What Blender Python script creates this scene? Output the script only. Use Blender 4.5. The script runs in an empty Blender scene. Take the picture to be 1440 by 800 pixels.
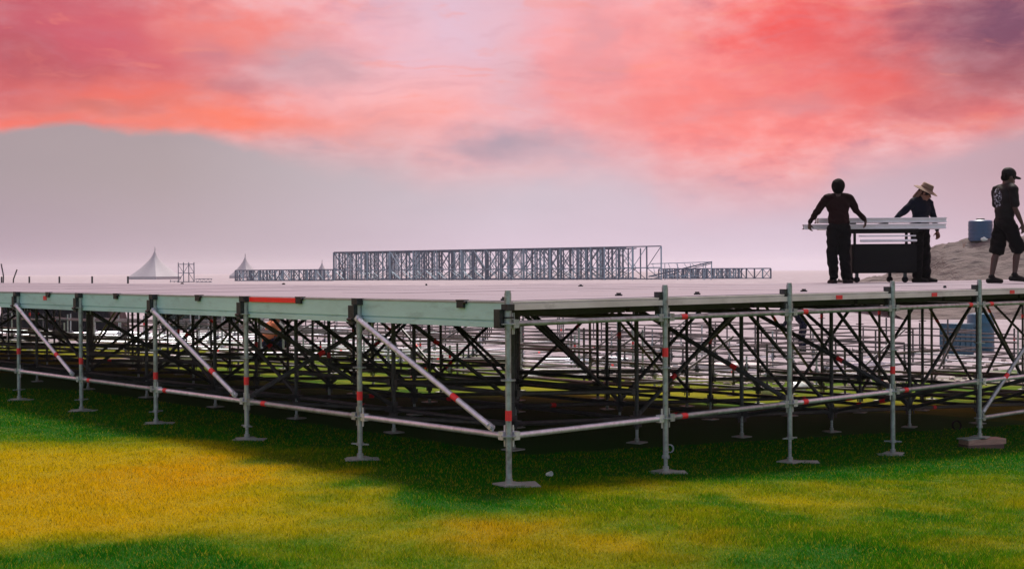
import bpy, bmesh, math, random
import numpy as np
from math import radians, sin, cos, pi, atan, atan2, sqrt, exp
from mathutils import Vector, Matrix, noise
random.seed(7); np.random.seed(7)
SC = bpy.context.scene
COL = SC.collection
R = random.random
def U(a, b): return random.uniform(a, b)

# ------------------------------------------------------------------ camera
F = 1868.0                       # focal length in photograph pixels (1440 wide)
EYE = 1.689
cam = bpy.data.cameras.new('camera'); camo = bpy.data.objects.new('camera', cam); COL.objects.link(camo)
cam.sensor_width = 36.0; cam.lens = 36.0 * F / 1440; cam.clip_start = 0.1; cam.clip_end = 6000
camo.matrix_world = (Matrix.Translation((0, 0, EYE)) @ Matrix.Rotation(radians(90) - atan(18.5 / F), 4, 'X')
                     @ Matrix.Rotation(-0.0061, 4, 'Z'))
SC.camera = camo
def horizon(px): return 381.5 - 0.0061 * (px - 720)
def point(px, py, Z): return Vector(((px - 720) / F * Z, Z, EYE + (horizon(px) - py) / F * Z))

# ------------------------------------------------------------------ light, exposure
EXPO = 1.2
SC.view_settings.view_transform = 'Standard'; SC.view_settings.look = 'None'
SC.view_settings.exposure = EXPO; SC.view_settings.gamma = 1
SUN_EL, SUN_AZ = radians(60), radians(12)       # from behind the platform, a little to the right
sun = bpy.data.lights.new('sun', 'SUN'); sun.energy = 2.5; sun.angle = radians(14); sun.color = (1, .92, .84)
suno = bpy.data.objects.new('sun', sun); COL.objects.link(suno)
sd = Vector((sin(SUN_AZ) * cos(SUN_EL), cos(SUN_AZ) * cos(SUN_EL), sin(SUN_EL)))
suno.rotation_euler = sd.to_track_quat('Z', 'Y').to_euler(); suno.location = (0, 0, 40)

def lin(c):
    return tuple((v / 255 / 12.92) if v / 255 <= .04045 else ((v / 255 + .055) / 1.055) ** 2.4 for v in c)

class NT:
    """small helper to write node trees"""
    def __init__(s, tree): s.t = tree; s.n = tree.nodes; s.l = tree.links
    def node(s, typ, **kw):
        n = s.n.new(typ)
        for k, v in kw.items(): setattr(n, k, v)
        return n
    def link(s, a, b): s.l.new(a, b)
    def put(s, sock, v):
        if isinstance(v, bpy.types.NodeSocket): s.l.new(v, sock)
        elif v is not None: sock.default_value = v
    def math(s, op, a, b=None, c=None, clamp=False):
        n = s.n.new('ShaderNodeMath'); n.operation = op; n.use_clamp = clamp
        s.put(n.inputs[0], a); s.put(n.inputs[1], b)
        if c is not None: s.put(n.inputs[2], c)
        return n.outputs[0]
    def vmath(s, op, a, b=None, out=0):
        n = s.n.new('ShaderNodeVectorMath'); n.operation = op
        s.put(n.inputs[0], a)
        if b is not None: s.put(n.inputs[1], b)
        return n.outputs[out]
    def comb(s, x, y, z=0.0):
        n = s.n.new('ShaderNodeCombineXYZ')
        for i, v in enumerate((x, y, z)): s.put(n.inputs[i], v)
        return n.outputs[0]
    def sep(s, v):
        n = s.n.new('ShaderNodeSeparateXYZ'); s.l.new(v, n.inputs[0]); return n.outputs
    def noise(s, vec, scale=1.0, detail=4.0, rough=.5, dist=0.0, out=0):
        n = s.n.new('ShaderNodeTexNoise'); s.put(n.inputs['Vector'], vec)
        n.inputs['Scale'].default_value = scale; n.inputs['Detail'].default_value = detail
        n.inputs['Roughness'].default_value = rough; n.inputs['Distortion'].default_value = dist
        return n.outputs[out]
    def mix(s, f, a, b, blend='MIX'):
        n = s.n.new('ShaderNodeMix'); n.data_type = 'RGBA'; n.blend_type = blend
        s.put(n.inputs[0], f)
        for i, v in ((6, a), (7, b)):
            if isinstance(v, tuple) and len(v) == 3: v = v + (1,)
            s.put(n.inputs[i], v)
        return n.outputs[2]
    def ramp(s, f, stops):
        n = s.n.new('ShaderNodeValToRGB'); s.put(n.inputs[0], f); e = n.color_ramp.elements
        while len(e) < len(stops): e.new(.5)
        for el, (p, c) in zip(e, stops):
            el.position = p; el.color = tuple(c) + (1,) if len(c) == 3 else c
        return n.outputs[0]
    def step(s, f, a, b):
        n = s.n.new('ShaderNodeMapRange'); n.interpolation_type = 'SMOOTHSTEP'
        s.put(n.inputs[0], f); n.inputs[1].default_value = a; n.inputs[2].default_value = b
        return n.outputs[0]
    def curve(s, f, pts):
        """piecewise curve; pts in real units"""
        xs = [p[0] for p in pts]; ys = [p[1] for p in pts]
        x0, x1, y0, y1 = min(xs), max(xs), min(ys), max(ys)
        n = s.n.new('ShaderNodeFloatCurve')
        m = s.n.new('ShaderNodeMapRange'); s.put(m.inputs[0], f); m.inputs[1].default_value = x0; m.inputs[2].default_value = x1
        s.l.new(m.outputs[0], n.inputs[1])
        c = n.mapping.curves[0]
        while len(c.points) < len(pts): c.points.new(.5, .5)
        for q, (x, y) in zip(c.points, pts): q.location = ((x - x0) / (x1 - x0), (y - y0) / (y1 - y0))
        n.mapping.update()
        return s.math('MULTIPLY_ADD', n.outputs[0], y1 - y0, y0)

# ------------------------------------------------------------------ world: sunset clouds over a hazy sky
def build_world():
    w = bpy.data.worlds.new('World'); SC.world = w; w.use_nodes = True
    t = NT(w.node_tree); t.n.clear()
    out = t.node('ShaderNodeOutputWorld'); bg = t.node('ShaderNodeBackground'); t.link(bg.outputs[0], out.inputs[0])
    bg.inputs[1].default_value = 0.1
    sky = t.node('ShaderNodeTexSky', sky_type='NISHITA'); sky.sun_disc = False
    sky.sun_elevation = SUN_EL; sky.sun_rotation = SUN_AZ; sky.air_density = 1.2; sky.dust_density = 3.0
    d = t.node('ShaderNodeTexCoord').outputs['Generated']
    dx, dy, dz = t.sep(d)
    az = t.math('ARCTAN2', dx, dy); el = t.math('ARCSINE', dz)
    sx = t.math('MULTIPLY', az, 18.68); sy = t.math('MULTIPLY', el, 18.68)
    def S(px, py):
        X = px - 720
        return atan(X / F) * 18.68, atan((horizon(px) - py) / sqrt(F * F + X * X)) * 18.68
    base = t.comb(sx, t.math('MULTIPLY', sy, 2.2), 0.0)
    n1 = t.noise(base, .45, 5, .55, out=1); nx, ny, nz = t.sep(n1)
    n2 = t.noise(t.vmath('ADD', base, (31.0, 7.0, 0.0)), 1.5, 5, .6)
    wx = t.math('ADD', sx, t.math('MULTIPLY_ADD', nx, 2.6, -1.3))
    wy = t.math('ADD', sy, t.math('MULTIPLY_ADD', ny, 1.0, -.5))
    fine = t.math('MULTIPLY_ADD', n2, .5, -.25)
    # clear, hazy band below the cloud edge
    low = t.ramp(t.math('MULTIPLY_ADD', sx, 1 / 16, .5), [(0, lin((168, 152, 157))), (.2, lin((176, 160, 163))), (.5, lin((208, 195, 205))),
                 (.72, lin((212, 186, 199))), (.92, lin((196, 162, 172))), (1, lin((188, 156, 168)))])
    hz = t.ramp(t.math('MULTIPLY_ADD', sx, 1 / 16, .5), [(0, lin((176, 150, 168))), (.25, lin((192, 172, 184))), (.5, lin((216, 194, 212))), (.75, lin((218, 198, 216))), (1, lin((205, 178, 192)))])
    low = t.mix(t.math('SUBTRACT', 1.0, t.step(sy, -.2, 1.5)), low, hz)
    # the cloud sheet
    up = t.ramp(n2, [(.28, lin((206, 128, 142))), (.45, lin((250, 160, 160))), (.62, lin((255, 186, 186))), (.8, lin((236, 196, 208)))])
    blobs = [(640, 50, 190, 110, (234, 192, 208), .95), (700, 20, 120, 60, (224, 198, 218), .8), (560, 150, 130, 60, (255, 186, 186), .8),
             (40, 60, 190, 110, (188, 84, 98), .95), (150, 45, 170, 55, (210, 94, 110), .9), (340, 45, 110, 40, (255, 132, 118), .9),
             (190, 122, 150, 22, (252, 116, 98), .85), (300, 65, 45, 30, (204, 128, 140), .75), (330, 120, 70, 18, (192, 128, 138), .75),
             (165, 143, 70, 11, (182, 108, 110), .8), (60, 90, 120, 20, (186, 88, 96), .5), (290, 168, 240, 26, (255, 130, 106), .85),
             (50, 166, 110, 14, (255, 114, 92), .9), (430, 85, 60, 34, (206, 168, 178), .8), (495, 98, 35, 20, (204, 164, 174), .6),
             (722, 110, 45, 90, (220, 198, 212), .7), (870, 70, 150, 90, (255, 158, 158), .85), (1000, 150, 190, 80, (255, 134, 128), .85),
             (830, 50, 22, 40, (226, 158, 166), .6), (855, 92, 16, 14, (222, 150, 160), .6),
             (1130, 40, 90, 70, (255, 92, 86), .95), (1215, 115, 70, 42, (255, 104, 94), .95), (1085, 90, 60, 20, (232, 128, 132), .6),
             (1120, 135, 60, 16, (222, 138, 142), .65), (1300, 20, 100, 60, (172, 84, 102), .9), (1420, 30, 120, 80, (126, 76, 102), .95),
             (1400, 120, 90, 50, (158, 84, 98), .85), (1300, 140, 80, 30, (214, 104, 106), .6), (1390, 172, 70, 16, (228, 112, 112), .7)]
    def place(col, items, jit):
        for (px, py, rx, ry, c, k) in items:
            X, Y = S(px, py)
            a = t.math('MULTIPLY', t.math('SUBTRACT', wx, X), 100.0 / rx); b = t.math('MULTIPLY', t.math('SUBTRACT', wy, Y), 100.0 / ry)
            q = t.math('ADD', t.math('MULTIPLY', a, a), t.math('MULTIPLY', b, b))
            q = t.math('ADD', q, t.math('MULTIPLY', fine, jit))
            col = t.mix(t.math('MULTIPLY', t.math('EXPONENT', t.math('MULTIPLY', q, -.9)), k, clamp=True), col, lin(c))
        return col
    up = place(up, blobs, 2.2)
    wsp = t.noise(t.comb(t.math('MULTIPLY', wx, .9), t.math('MULTIPLY', wy, 4.2), 2.0), 1.1, 4, .55)
    up = t.mix(t.math('MULTIPLY', t.step(wsp, .50, .75), .24), up, lin((196, 132, 148)))
    up = t.mix(t.math('MULTIPLY', t.step(wsp, .46, .28), .30), up, lin((255, 150, 130)))
    edge = [(-900, 200), (-200, 190), (0, 179), (90, 171), (180, 178), (300, 190), (420, 205), (560, 216), (640, 232), (720, 225), (830, 214), (930, 246), (1020, 268), (1090, 270),
            (1180, 232), (1300, 215), (1380, 198), (1440, 184), (1700, 160), (2400, 190)]
    eb = t.curve(sx, [S(a, b) for a, b in edge])
    soft = t.curve(sx, [(S(a, 200)[0], b) for a, b in [(-900, .35), (0, .10), (250, .12), (400, .45), (600, .7), (900, .75), (1100, .6), (1300, .35), (1440, .2), (2400, .5)]])
    h = t.math('ADD', t.math('SUBTRACT', sy, eb), t.math('MULTIPLY_ADD', ny, .6, -.30))
    h = t.math('ADD', h, t.math('MULTIPLY', fine, .55))
    m = t.math('MULTIPLY_ADD', t.math('DIVIDE', h, soft), .5, .5, clamp=True)
    m = t.step(m, 0.0, 1.0)
    col = t.mix(m, low, up)
    col = place(col, [(730, 203, 75, 17, (184, 160, 174), .95), (655, 204, 36, 13, (186, 158, 172), .8), (800, 214, 50, 10, (205, 176, 188), .6)], 1.4)
    gr = t.noise(t.comb(t.math('MULTIPLY', sx, .5), t.math('MULTIPLY', sy, 1.6), 9.0), .8, 5, .55)
    col = t.mix(t.math('MULTIPLY', t.step(gr, .35, .7), .10), col, lin((150, 138, 150)))
    # away from the sunset the cloud thins to the plain sky
    back = t.step(dy, .35, -.55)
    zen = t.step(dz, .45, .95)
    clear = t.math('MAXIMUM', back, t.math('MULTIPLY', zen, .65))
    K = 1 / (.1 * 2 ** EXPO)
    col = t.vmath('SCALE', col, None); t.n[-1].inputs[3].default_value = K
    nis = t.mix(.35, sky.outputs[0], (2.0, 2.15, 2.3))
    col = t.mix(t.math('MULTIPLY', clear, .85), col, nis)
    t.link(col, bg.inputs[0])
build_world()

# ------------------------------------------------------------------ frame of the platform: u along its right face, v along its left face
CX, CY = -0.03, 10.5
UA = atan2(.666, .7457)
uv = lambda u, v: (CX + cos(UA) * u - sin(UA) * v, CY + sin(UA) * u + cos(UA) * v)
def to_u(x, y): return (x - CX) * cos(UA) + (y - CY) * sin(UA)
def sm(a, b, t):
    t = max(0., min(1., (t - a) / (b - a))); return t * t * (3 - 2 * t)
def ground_z(x, y):
    u = to_u(x, y)
    s = -.052 * max(0, min(u, 17.0)) if u > 0 else 0.0
    f = sm(52, 165, y)
    s = s * (1 - f) + .38 * f
    if 10 < y < 160: s += .02 * noise.noise((x * .25, y * .25, 1.3)) * sm(14, 24, y)
    return s
def ground_hit(px, py):
    z = 3.0
    for i in range(4000):
        p = point(px, py, z)
        if p.z <= ground_z(p.x, p.y): return p
        z += .03 if z < 60 else .2
    return p

# ------------------------------------------------------------------ mesh helpers
class MB:
    def __init__(s): s.v = []; s.f = []; s.m = []
    def add(s, vs, fs, mi=0):
        b = len(s.v); s.v += [tuple(p) for p in vs]; s.f += [tuple(i + b for i in f) for f in fs]; s.m += [mi] * len(fs); return s
    def box(s, c, d, rot=None, mi=0):
        x, y, z = (k / 2 for k in d)
        vs = [Vector((a * x, b * y, e * z)) for a in (-1, 1) for b in (-1, 1) for e in (-1, 1)]
        if rot is not None: vs = [rot @ p for p in vs]
        vs = [p + Vector(c) for p in vs]
        return s.add(vs, [(0, 1, 3, 2), (4, 6, 7, 5), (0, 4, 5, 1), (2, 3, 7, 6), (0, 2, 6, 4), (1, 5, 7, 3)], mi)
    def tube(s, a, b, r, n=10, r2=None, mi=0, cap=True):
        a = Vector(a); b = Vector(b); d = (b - a)
        q = d.to_track_quat('Z', 'Y'); r2 = r if r2 is None else r2
        vs = []
        for p, rr in ((a, r), (b, r2)):
            for i in range(n):
                vs.append(p + q @ Vector((rr * cos(2 * pi * i / n), rr * sin(2 * pi * i / n), 0)))
        fs = [(i, (i + 1) % n, n + (i + 1) % n, n + i) for i in range(n)]
        if cap: fs += [tuple(range(n - 1, -1, -1)), tuple(range(n, 2 * n))]
        return s.add(vs, fs, mi)
    def prism(s, prof, a, b, mi=0):
        """profile (y,z) swept along x from a to b"""
        n = len(prof)
        vs = [(a, y, z) for y, z in prof] + [(b, y, z) for y, z in prof]
        fs = [(i, (i + 1) % n, n + (i + 1) % n, n + i) for i in range(n)]
        return s.add(vs, fs + [tuple(range(n - 1, -1, -1)), tuple(range(n, 2 * n))], mi)
    def lathe(s, prof, n=24, c=(0, 0, 0), mi=0, cap=True):
        vs = []
        for r, z in prof:
            for i in range(n): vs.append((c[0] + r * cos(2 * pi * i / n), c[1] + r * sin(2 * pi * i / n), c[2] + z))
        fs = []
        for k in range(len(prof) - 1):
            for i in range(n): fs.append((k * n + i, k * n + (i + 1) % n, (k + 1) * n + (i + 1) % n, (k + 1) * n + i))
        if cap: fs += [tuple(range(n - 1, -1, -1)), tuple(range((len(prof) - 1) * n, len(prof) * n))]
        return s.add(vs, fs, mi)
    def ball(s, c, r, n=14, rot=None, mi=0):
        rx, ry, rz = (r, r, r) if not hasattr(r, '__len__') else r
        vs = []; m = n // 2 + 1
        for j in range(1, m):
            th = pi * j / m
            for i in range(n):
                p = Vector((rx * sin(th) * cos(2 * pi * i / n), ry * sin(th) * sin(2 * pi * i / n), rz * cos(th)))
                vs.append((rot @ p if rot is not None else p) + Vector(c))
        k = m - 1
        top = Vector((0, 0, rz)); bot = Vector((0, 0, -rz))
        if rot is not None: top = rot @ top; bot = rot @ bot
        vs += [top + Vector(c), bot + Vector(c)]
        fs = [(j * n + i, (j + 1) * n + i, (j + 1) * n + (i + 1) % n, j * n + (i + 1) % n) for j in range(k - 1) for i in range(n)]
        fs += [(k * n, i, (i + 1) % n) for i in range(n)] + [(k * n + 1, (k - 1) * n + (i + 1) % n, (k - 1) * n + i) for i in range(n)]
        return s.add(vs, fs, mi)
    def limb(s, a, ra, b, rb, n=14):
        """rounded tapered limb"""
        s.tube(a, b, ra, n, rb); s.ball(a, ra, n); s.ball(b, rb, n); return s
    def mesh(s, name, mats, smooth=True, ang=40):
        me = bpy.data.meshes.new(name); me.from_pydata(s.v, [], s.f)
        mats = mats if isinstance(mats, (list, tuple)) else [mats]
        for m in mats: me.materials.append(m)
        if len(mats) > 1: me.polygons.foreach_set('material_index', s.m)
        if smooth: me.shade_smooth(); me.set_sharp_from_angle(angle=radians(ang))
        me.update(); return me

def link(name, me, parent=None, loc=None, rot=None, scale=None, mat=None):
    o = bpy.data.objects.new(name, me); COL.objects.link(o)
    if parent is not None: o.parent = parent
    if mat is not None: o.matrix_local = mat
    else:
        if loc is not None: o.location = loc
        if rot is not None: o.rotation_euler = rot
        if scale is not None: o.scale = scale
    return o
def tag(o, label=None, cat=None, group=None, kind=None):
    if label: o['label'] = label
    if cat: o['category'] = cat
    if group: o['group'] = group
    if kind: o['kind'] = kind
    return o
def empty(name, loc=(0, 0, 0), rz=0, **k):
    o = bpy.data.objects.new(name, None); COL.objects.link(o); o.location = loc; o.rotation_euler = (0, 0, rz); o.empty_display_size = .2
    return tag(o, **k)
def along(a, b):
    """matrix that lays a unit-x part between a and b"""
    a = Vector(a); b = Vector(b)
    q = (b - a).to_track_quat('X', 'Z')
    return Matrix.Translation(a) @ q.to_matrix().to_4x4()

# ------------------------------------------------------------------ materials
def mat(name, col, rough=.6, metal=0.0, var=.25, scale=8.0, bump=.0, bscale=40.0, wear=None, wscale=6., wamt=.5, spec=.5, stretch=(1, 1, 1), bdist=.02):
    m = bpy.data.materials.new(name); m.use_nodes = True; t = NT(m.node_tree)
    b = t.n['Principled BSDF']; co = t.vmath('MULTIPLY', t.node('ShaderNodeTexCoord').outputs['Object'], stretch)
    oi = t.node('ShaderNodeObjectInfo')
    co = t.vmath('ADD', co, t.comb(t.math('MULTIPLY', oi.outputs['Random'], 37.0), t.math('MULTIPLY', oi.outputs['Random'], 11.0), 0.0))
    n = t.noise(co, scale, 5, .6)
    lo = tuple(c * (1 - var) for c in col); hi = tuple(min(1, c * (1 + var)) for c in col)
    c = t.ramp(n, [(.3, lo), (.7, hi)])
    if wear is not None:
        w = t.noise(t.vmath('ADD', co, (5.0, 3.0, 9.0)), wscale, 6, .65)
        c = t.mix(t.math('MULTIPLY', t.step(w, .52, .68), wamt), c, wear)
    t.link(c, b.inputs['Base Color']); b.inputs['Metallic'].default_value = metal
    rr = t.math('MULTIPLY_ADD', n, .3, rough - .15, clamp=True); t.link(rr, b.inputs['Roughness'])
    b.inputs['Specular IOR Level'].default_value = spec
    if bump:
        bp = t.node('ShaderNodeBump'); bp.inputs['Strength'].default_value = bump; bp.inputs['Distance'].default_value = bdist
        t.link(t.noise(co, bscale, 4, .6), bp.inputs['Height']); t.link(bp.outputs[0], b.inputs['Normal'])
    return m
M = dict(
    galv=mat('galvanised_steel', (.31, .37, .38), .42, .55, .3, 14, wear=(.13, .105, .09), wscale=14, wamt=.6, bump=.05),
    galv_dark=mat('shade_toned_steel', (.07, .075, .08), .5, .4, .35, 10, wear=(.06, .04, .03), wscale=9, wamt=.5),  # darker copy of the galvanised tubes, under-deck shade put into its colour
    bright=mat('bright_zinc', (.60, .65, .72), .35, .5, .2, 14, wear=(.30, .30, .30), wscale=18, wamt=.4),
    iron=mat('dark_clamp_iron', (.035, .042, .045), .5, .6, .4, 30),
    fascia=mat('sea_green_painted_board', (.42, .68, .645), .5, 0, .12, 2.5, wear=(.20, .32, .29), wscale=5, wamt=.35, bump=.04, stretch=(2, .5, 2)),
    fascia_edge=mat('grey_board_edge', (.30, .32, .31), .5, 0, .2, 6),
    deck=mat('pale_deck_sheet', (.17, .156, .19), .6, 0, .10, 1.3, wear=(.15, .12, .135), wscale=2.0, wamt=.5, spec=.15, bump=.02, stretch=(.4, 1.6, 1)),
    lip=mat('pale_edge_rail', (.62, .62, .62), .42, .2, .15, 5, wear=(.36, .35, .35), wscale=7, wamt=.5, stretch=(.5, 1, 1)),
    bearer=mat('dark_bearer', (.045, .045, .045), .7, 0, .3, 6),
    tape=mat('red_tape', (.75, .022, .03), .45, 0, .15, 30),
    redrail=mat('bright_red_rail', (.95, .012, .008), .4, 0, .1, 8),
    plate=mat('base_plate_steel', (.27, .31, .28), .55, .25, .25, 12, wear=(.24, .2, .16), wscale=14, wamt=.5),
    wood=mat('raw_timber', (.34, .22, .17), .75, 0, .3, 9, bump=.15, stretch=(1, 6, 6)),
    wood_dark=mat('wet_timber', (.10, .06, .05), .75, 0, .3, 9, bump=.15, stretch=(1, 6, 6)),
    blue=mat('blue_plastic', (.005, .055, .135), .4, 0, .15, 4),
    bluegreen=mat('teal_plastic', (.012, .085, .14), .42, 0, .2, 4),
    cap=mat('dark_cap', (.03, .03, .04), .5),
    white=mat('white_canvas', (.31, .31, .34), .7, 0, .06, 2),
    far=mat('far_truss_steel', (.06, .09, .14), .5, .3, .35, .6),
    farlight=mat('far_truss_zinc', (.20, .29, .36), .45, .4, .3, .6),
    black=mat('matt_black', (.007, .007, .008), .7, 0, .3, 8, spec=.15),
    tarp=mat('black_tarpaulin', (.006, .0065, .009), .5, 0, .4, 3, bump=.3, bscale=5, spec=.15),
    skip=mat('dark_green_steel', (.012, .035, .032), .55, .2, .4, 4, wear=(.05, .03, .02), wscale=5),
    alu=mat('mill_aluminium', (.80, .78, .80), .4, .15, .08, 5),
    aluend=mat('beam_end_cut', (.12, .09, .09), .6),
    skin=mat('brown_skin', (.05, .022, .016), .55, 0, .15, 20),
    skin_tan=mat('tan_skin', (.17, .07, .045), .55, 0, .15, 20),
    hair=mat('black_hair', (.004, .0035, .0035), .8, 0, .3, 60, bump=.3, bscale=120, spec=.08),
    maroon=mat('maroon_cotton', (.012, .0035, .004), .85, 0, .25, 10, bump=.2, bscale=18, spec=.12),
    navy=mat('navy_cotton', (.004, .006, .014), .85, 0, .25, 10, bump=.2, bscale=18, spec=.12),
    trouser=mat('black_work_trousers', (.004, .004, .005), .9, 0, .3, 10, bump=.2, bscale=16, spec=.12),
    bluejean=mat('deep_blue_trousers', (.010, .012, .028), .9, 0, .3, 10, bump=.2, bscale=16, spec=.12),
    boot=mat('black_leather', (.006, .0055, .0055), .7, 0, .3, 20, spec=.15),
    straw=mat('straw_hat_weave', (.15, .095, .062), .8, 0, .2, 50, bump=.3, bscale=90),
    flap=mat('tan_neck_cloth', (.13, .07, .05), .85, 0, .2, 15),
    orange=mat('orange_cotton', (.50, .15, .06), .8, 0, .2, 12, bump=.2),
    green=mat('dark_green_cotton', (.012, .045, .035), .85, 0, .25, 12, bump=.2),
    grey=mat('grey_cotton', (.06, .07, .075), .85, 0, .25, 12, bump=.2),
    offwhite=mat('off_white_cotton', (.55, .52, .52), .85, 0, .15, 12),
    bag=mat('white_plastic_film', (.62, .72, .68), .4, 0, .12, 12),
)

# ground colour as a function of place: turf, painted green deck shade, drier yellow turf, worn straw patches, sand beyond
def turf(t, blade=False):
    g = t.node('ShaderNodeNewGeometry'); pos = g.outputs['Position']
    x, y, z = t.sep(pos)
    fl = t.comb(x, y, 0.0)
    nA = t.noise(fl, .35, 4, .55); nB = t.noise(t.vmath('ADD', fl, (17.0, 4.0, 0.0)), 1.4, 5, .6); nC = t.noise(fl, 14.0, 4, .6); nD = t.noise(t.vmath('ADD', fl, (3.0, 44.0, 0.0)), .8, 3, .5, out=1)
    wx, wy, wz = t.sep(nD)
    xx = t.math('ADD', x, t.math('MULTIPLY_ADD', wx, 1.6, -.8)); yy = t.math('ADD', y, t.math('MULTIPLY_ADD', wy, 1.6, -.8))
    def field(items):
        tot = None
        for px, py, rx, ry, k in items:
            p = ground_hit(px, py); sc = p.y / F
            RY = ry * p.y * p.y / (F * EYE)
            a = t.math('MULTIPLY', t.math('SUBTRACT', xx, p.x), 1 / (rx * sc)); b = t.math('MULTIPLY', t.math('SUBTRACT', yy, p.y), 1 / RY)
            q = t.math('MULTIPLY', t.math('EXPONENT', t.math('MULTIPLY', t.math('ADD', t.math('MULTIPLY', a, a), t.math('MULTIPLY', b, b)), -1.0)), k)
            tot = q if tot is None else t.math('ADD', tot, q)
        return tot
    dry = field([(60, 650, 420, 60, .75), (330, 668, 300, 42, .7), (60, 730, 260, 40, .45), (560, 740, 260, 50, .2), (900, 690, 120, 18, .15), (760, 780, 160, 30, .1),
                 (1350, 575, 200, 14, .35), (60, 500, 250, 30, .3), (1150, 700, 330, 46, .45), (1330, 670, 160, 16, .3), (880, 550, 300, 16, .3)])
    lush_and_shade = field([(250, 795, 200, 30, .8), (60, 790, 120, 20, .35), (600, 705, 110, 22, .35), (1340, 725, 130, 36, .42), (1180, 785, 150, 30, .4), (960, 700, 60, 12, .4), (1060, 725, 90, 20, .25),
                  (300, 605, 300, 14, .75), (80, 580, 200, 10, .75), (715, 610, 520, 50, .9), (300, 570, 340, 26, .8), (1150, 622, 330, 30, .9), (1340, 606, 200, 22, .9), (60, 545, 260, 24, .9), (430, 648, 130, 15, .65), (600, 684, 120, 30, .9), (500, 660, 110, 18, .7), (860, 720, 150, 20, .10), (760, 715, 80, 14, .25), (960, 592, 330, 24, .9), (1250, 603, 220, 20, .9), (820, 668, 150, 16, .5), (1080, 660, 200, 14, .55), (1330, 640, 200, 12, .55)])  # darker green under and beside the deck: shade put into the turf colour
    straw = field([(290, 662, 120, 24, .8), (150, 690, 220, 30, .45), (200, 740, 120, 22, .3), (690, 755, 75, 20, .8), (850, 772, 80, 18, .45), (890, 686, 60, 8, .3), (1030, 750, 60, 12, .3), (1390, 775, 60, 12, .35), (970, 780, 50, 15, .4)])
    a = t.math('ADD', t.math('MULTIPLY_ADD', nA, .6, -.02), t.math('MULTIPLY_ADD', nB, .9, -.40))
    a = t.math('SUBTRACT', t.math('ADD', a, dry), lush_and_shade, clamp=True)
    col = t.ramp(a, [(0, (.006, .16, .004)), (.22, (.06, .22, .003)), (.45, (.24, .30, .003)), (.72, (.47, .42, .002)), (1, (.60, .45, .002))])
    col = t.mix(t.math('MULTIPLY', straw, t.math('MULTIPLY_ADD', nB, 1.2, .1), clamp=True), col, (.74, .38, .003))
    col = t.mix(t.math('MULTIPLY', t.step(nC, .45, .75), .35), col, t.mix(.5, col, (.02, .05, .004)))
    return col, fl, y, nB, nC, nA
def ground_material():
    m = bpy.data.materials.new('turf_and_sand'); m.use_nodes = True; t = NT(m.node_tree); b = t.n['Principled BSDF']
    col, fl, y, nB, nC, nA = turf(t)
    col = t.mix(.45, col, (.018, .016, .006))
    fine = t.noise(fl, 60, 4, .7)
    col = t.mix(t.math('MULTIPLY', t.step(fine, .35, .6), .5), t.mix(.6, col, (.02, .03, .005)), col)
    sand = t.ramp(t.noise(fl, .6, 6, .65), [(.3, (.19, .165, .18)), (.5, (.26, .235, .26)), (.7, (.32, .29, .32))])
    xg = t.sep(fl)[0]; yb = t.math('ADD', y, t.math('MULTIPLY_ADD', t.step(xg, -5.0, 5.0), 12.0, -12.0))
    k = t.step(t.math('ADD', yb, t.math('MULTIPLY_ADD', nA, 16.0, t.math('MULTIPLY_ADD', nB, 8.0, -12.0))), 29.5, 33.5)
    col = t.mix(k, col, sand)
    t.link(col, b.inputs['Base Color']); b.inputs['Roughness'].default_value = .95; b.inputs['Specular IOR Level'].default_value = .05
    bp = t.node('ShaderNodeBump'); bp.inputs['Strength'].default_value = .6; bp.inputs['Distance'].default_value = .03
    t.link(t.noise(fl, 30, 5, .7), bp.inputs['Height']); t.link(bp.outputs[0], b.inputs['Normal'])
    return m
def blade_material():
    m = bpy.data.materials.new('grass_blades'); m.use_nodes = True; t = NT(m.node_tree); b = t.n['Principled BSDF']
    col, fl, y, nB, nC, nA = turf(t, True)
    rnd = t.node('ShaderNodeNewGeometry').outputs['Random Per Island']
    col = t.mix(t.step(rnd, .78, 1.0), col, t.mix(.65, col, (.60, .46, .03)))
    col = t.mix(t.math('MULTIPLY', t.step(rnd, .42, .0), .8), col, (.018, .045, .003))
    t.link(col, b.inputs['Base Color']); b.inputs['Roughness'].default_value = .7; b.inputs['Specular IOR Level'].default_value = .0
    tr = t.node('ShaderNodeBsdfTranslucent'); t.link(col, tr.inputs[0])
    mx = t.node('ShaderNodeMixShader'); mx.inputs[0].default_value = .4
    t.link(b.outputs[0], mx.inputs[1]); t.link(tr.outputs[0], mx.inputs[2]); t.link(mx.outputs[0], t.n['Material Output'].inputs[0])
    return m

# ------------------------------------------------------------------ ground
def build_ground():
    xs = sorted(set([round(v, 2) for v in list(np.arange(-40, 40.1, 1.0)) + [s * 40 * 1.25 ** k for s in (-1, 1) for k in range(1, 18)]]))
    ys = sorted(set([round(v, 2) for v in list(np.arange(-10, 70.1, 1.0)) + [70 * 1.13 ** k for k in range(1, 27)] + [-10 - 12 * 1.6 ** k for k in range(1, 10)]]))
    v = [(x, y, ground_z(x, y)) for y in ys for x in xs]; n = len(xs)
    f = [(j * n + i, j * n + i + 1, (j + 1) * n + i + 1, (j + 1) * n + i) for j in range(len(ys) - 1) for i in range(n - 1)]
    mb = MB(); mb.v = v; mb.f = f; mb.m = [0] * len(f)
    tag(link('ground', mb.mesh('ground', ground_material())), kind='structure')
build_ground()

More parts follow.
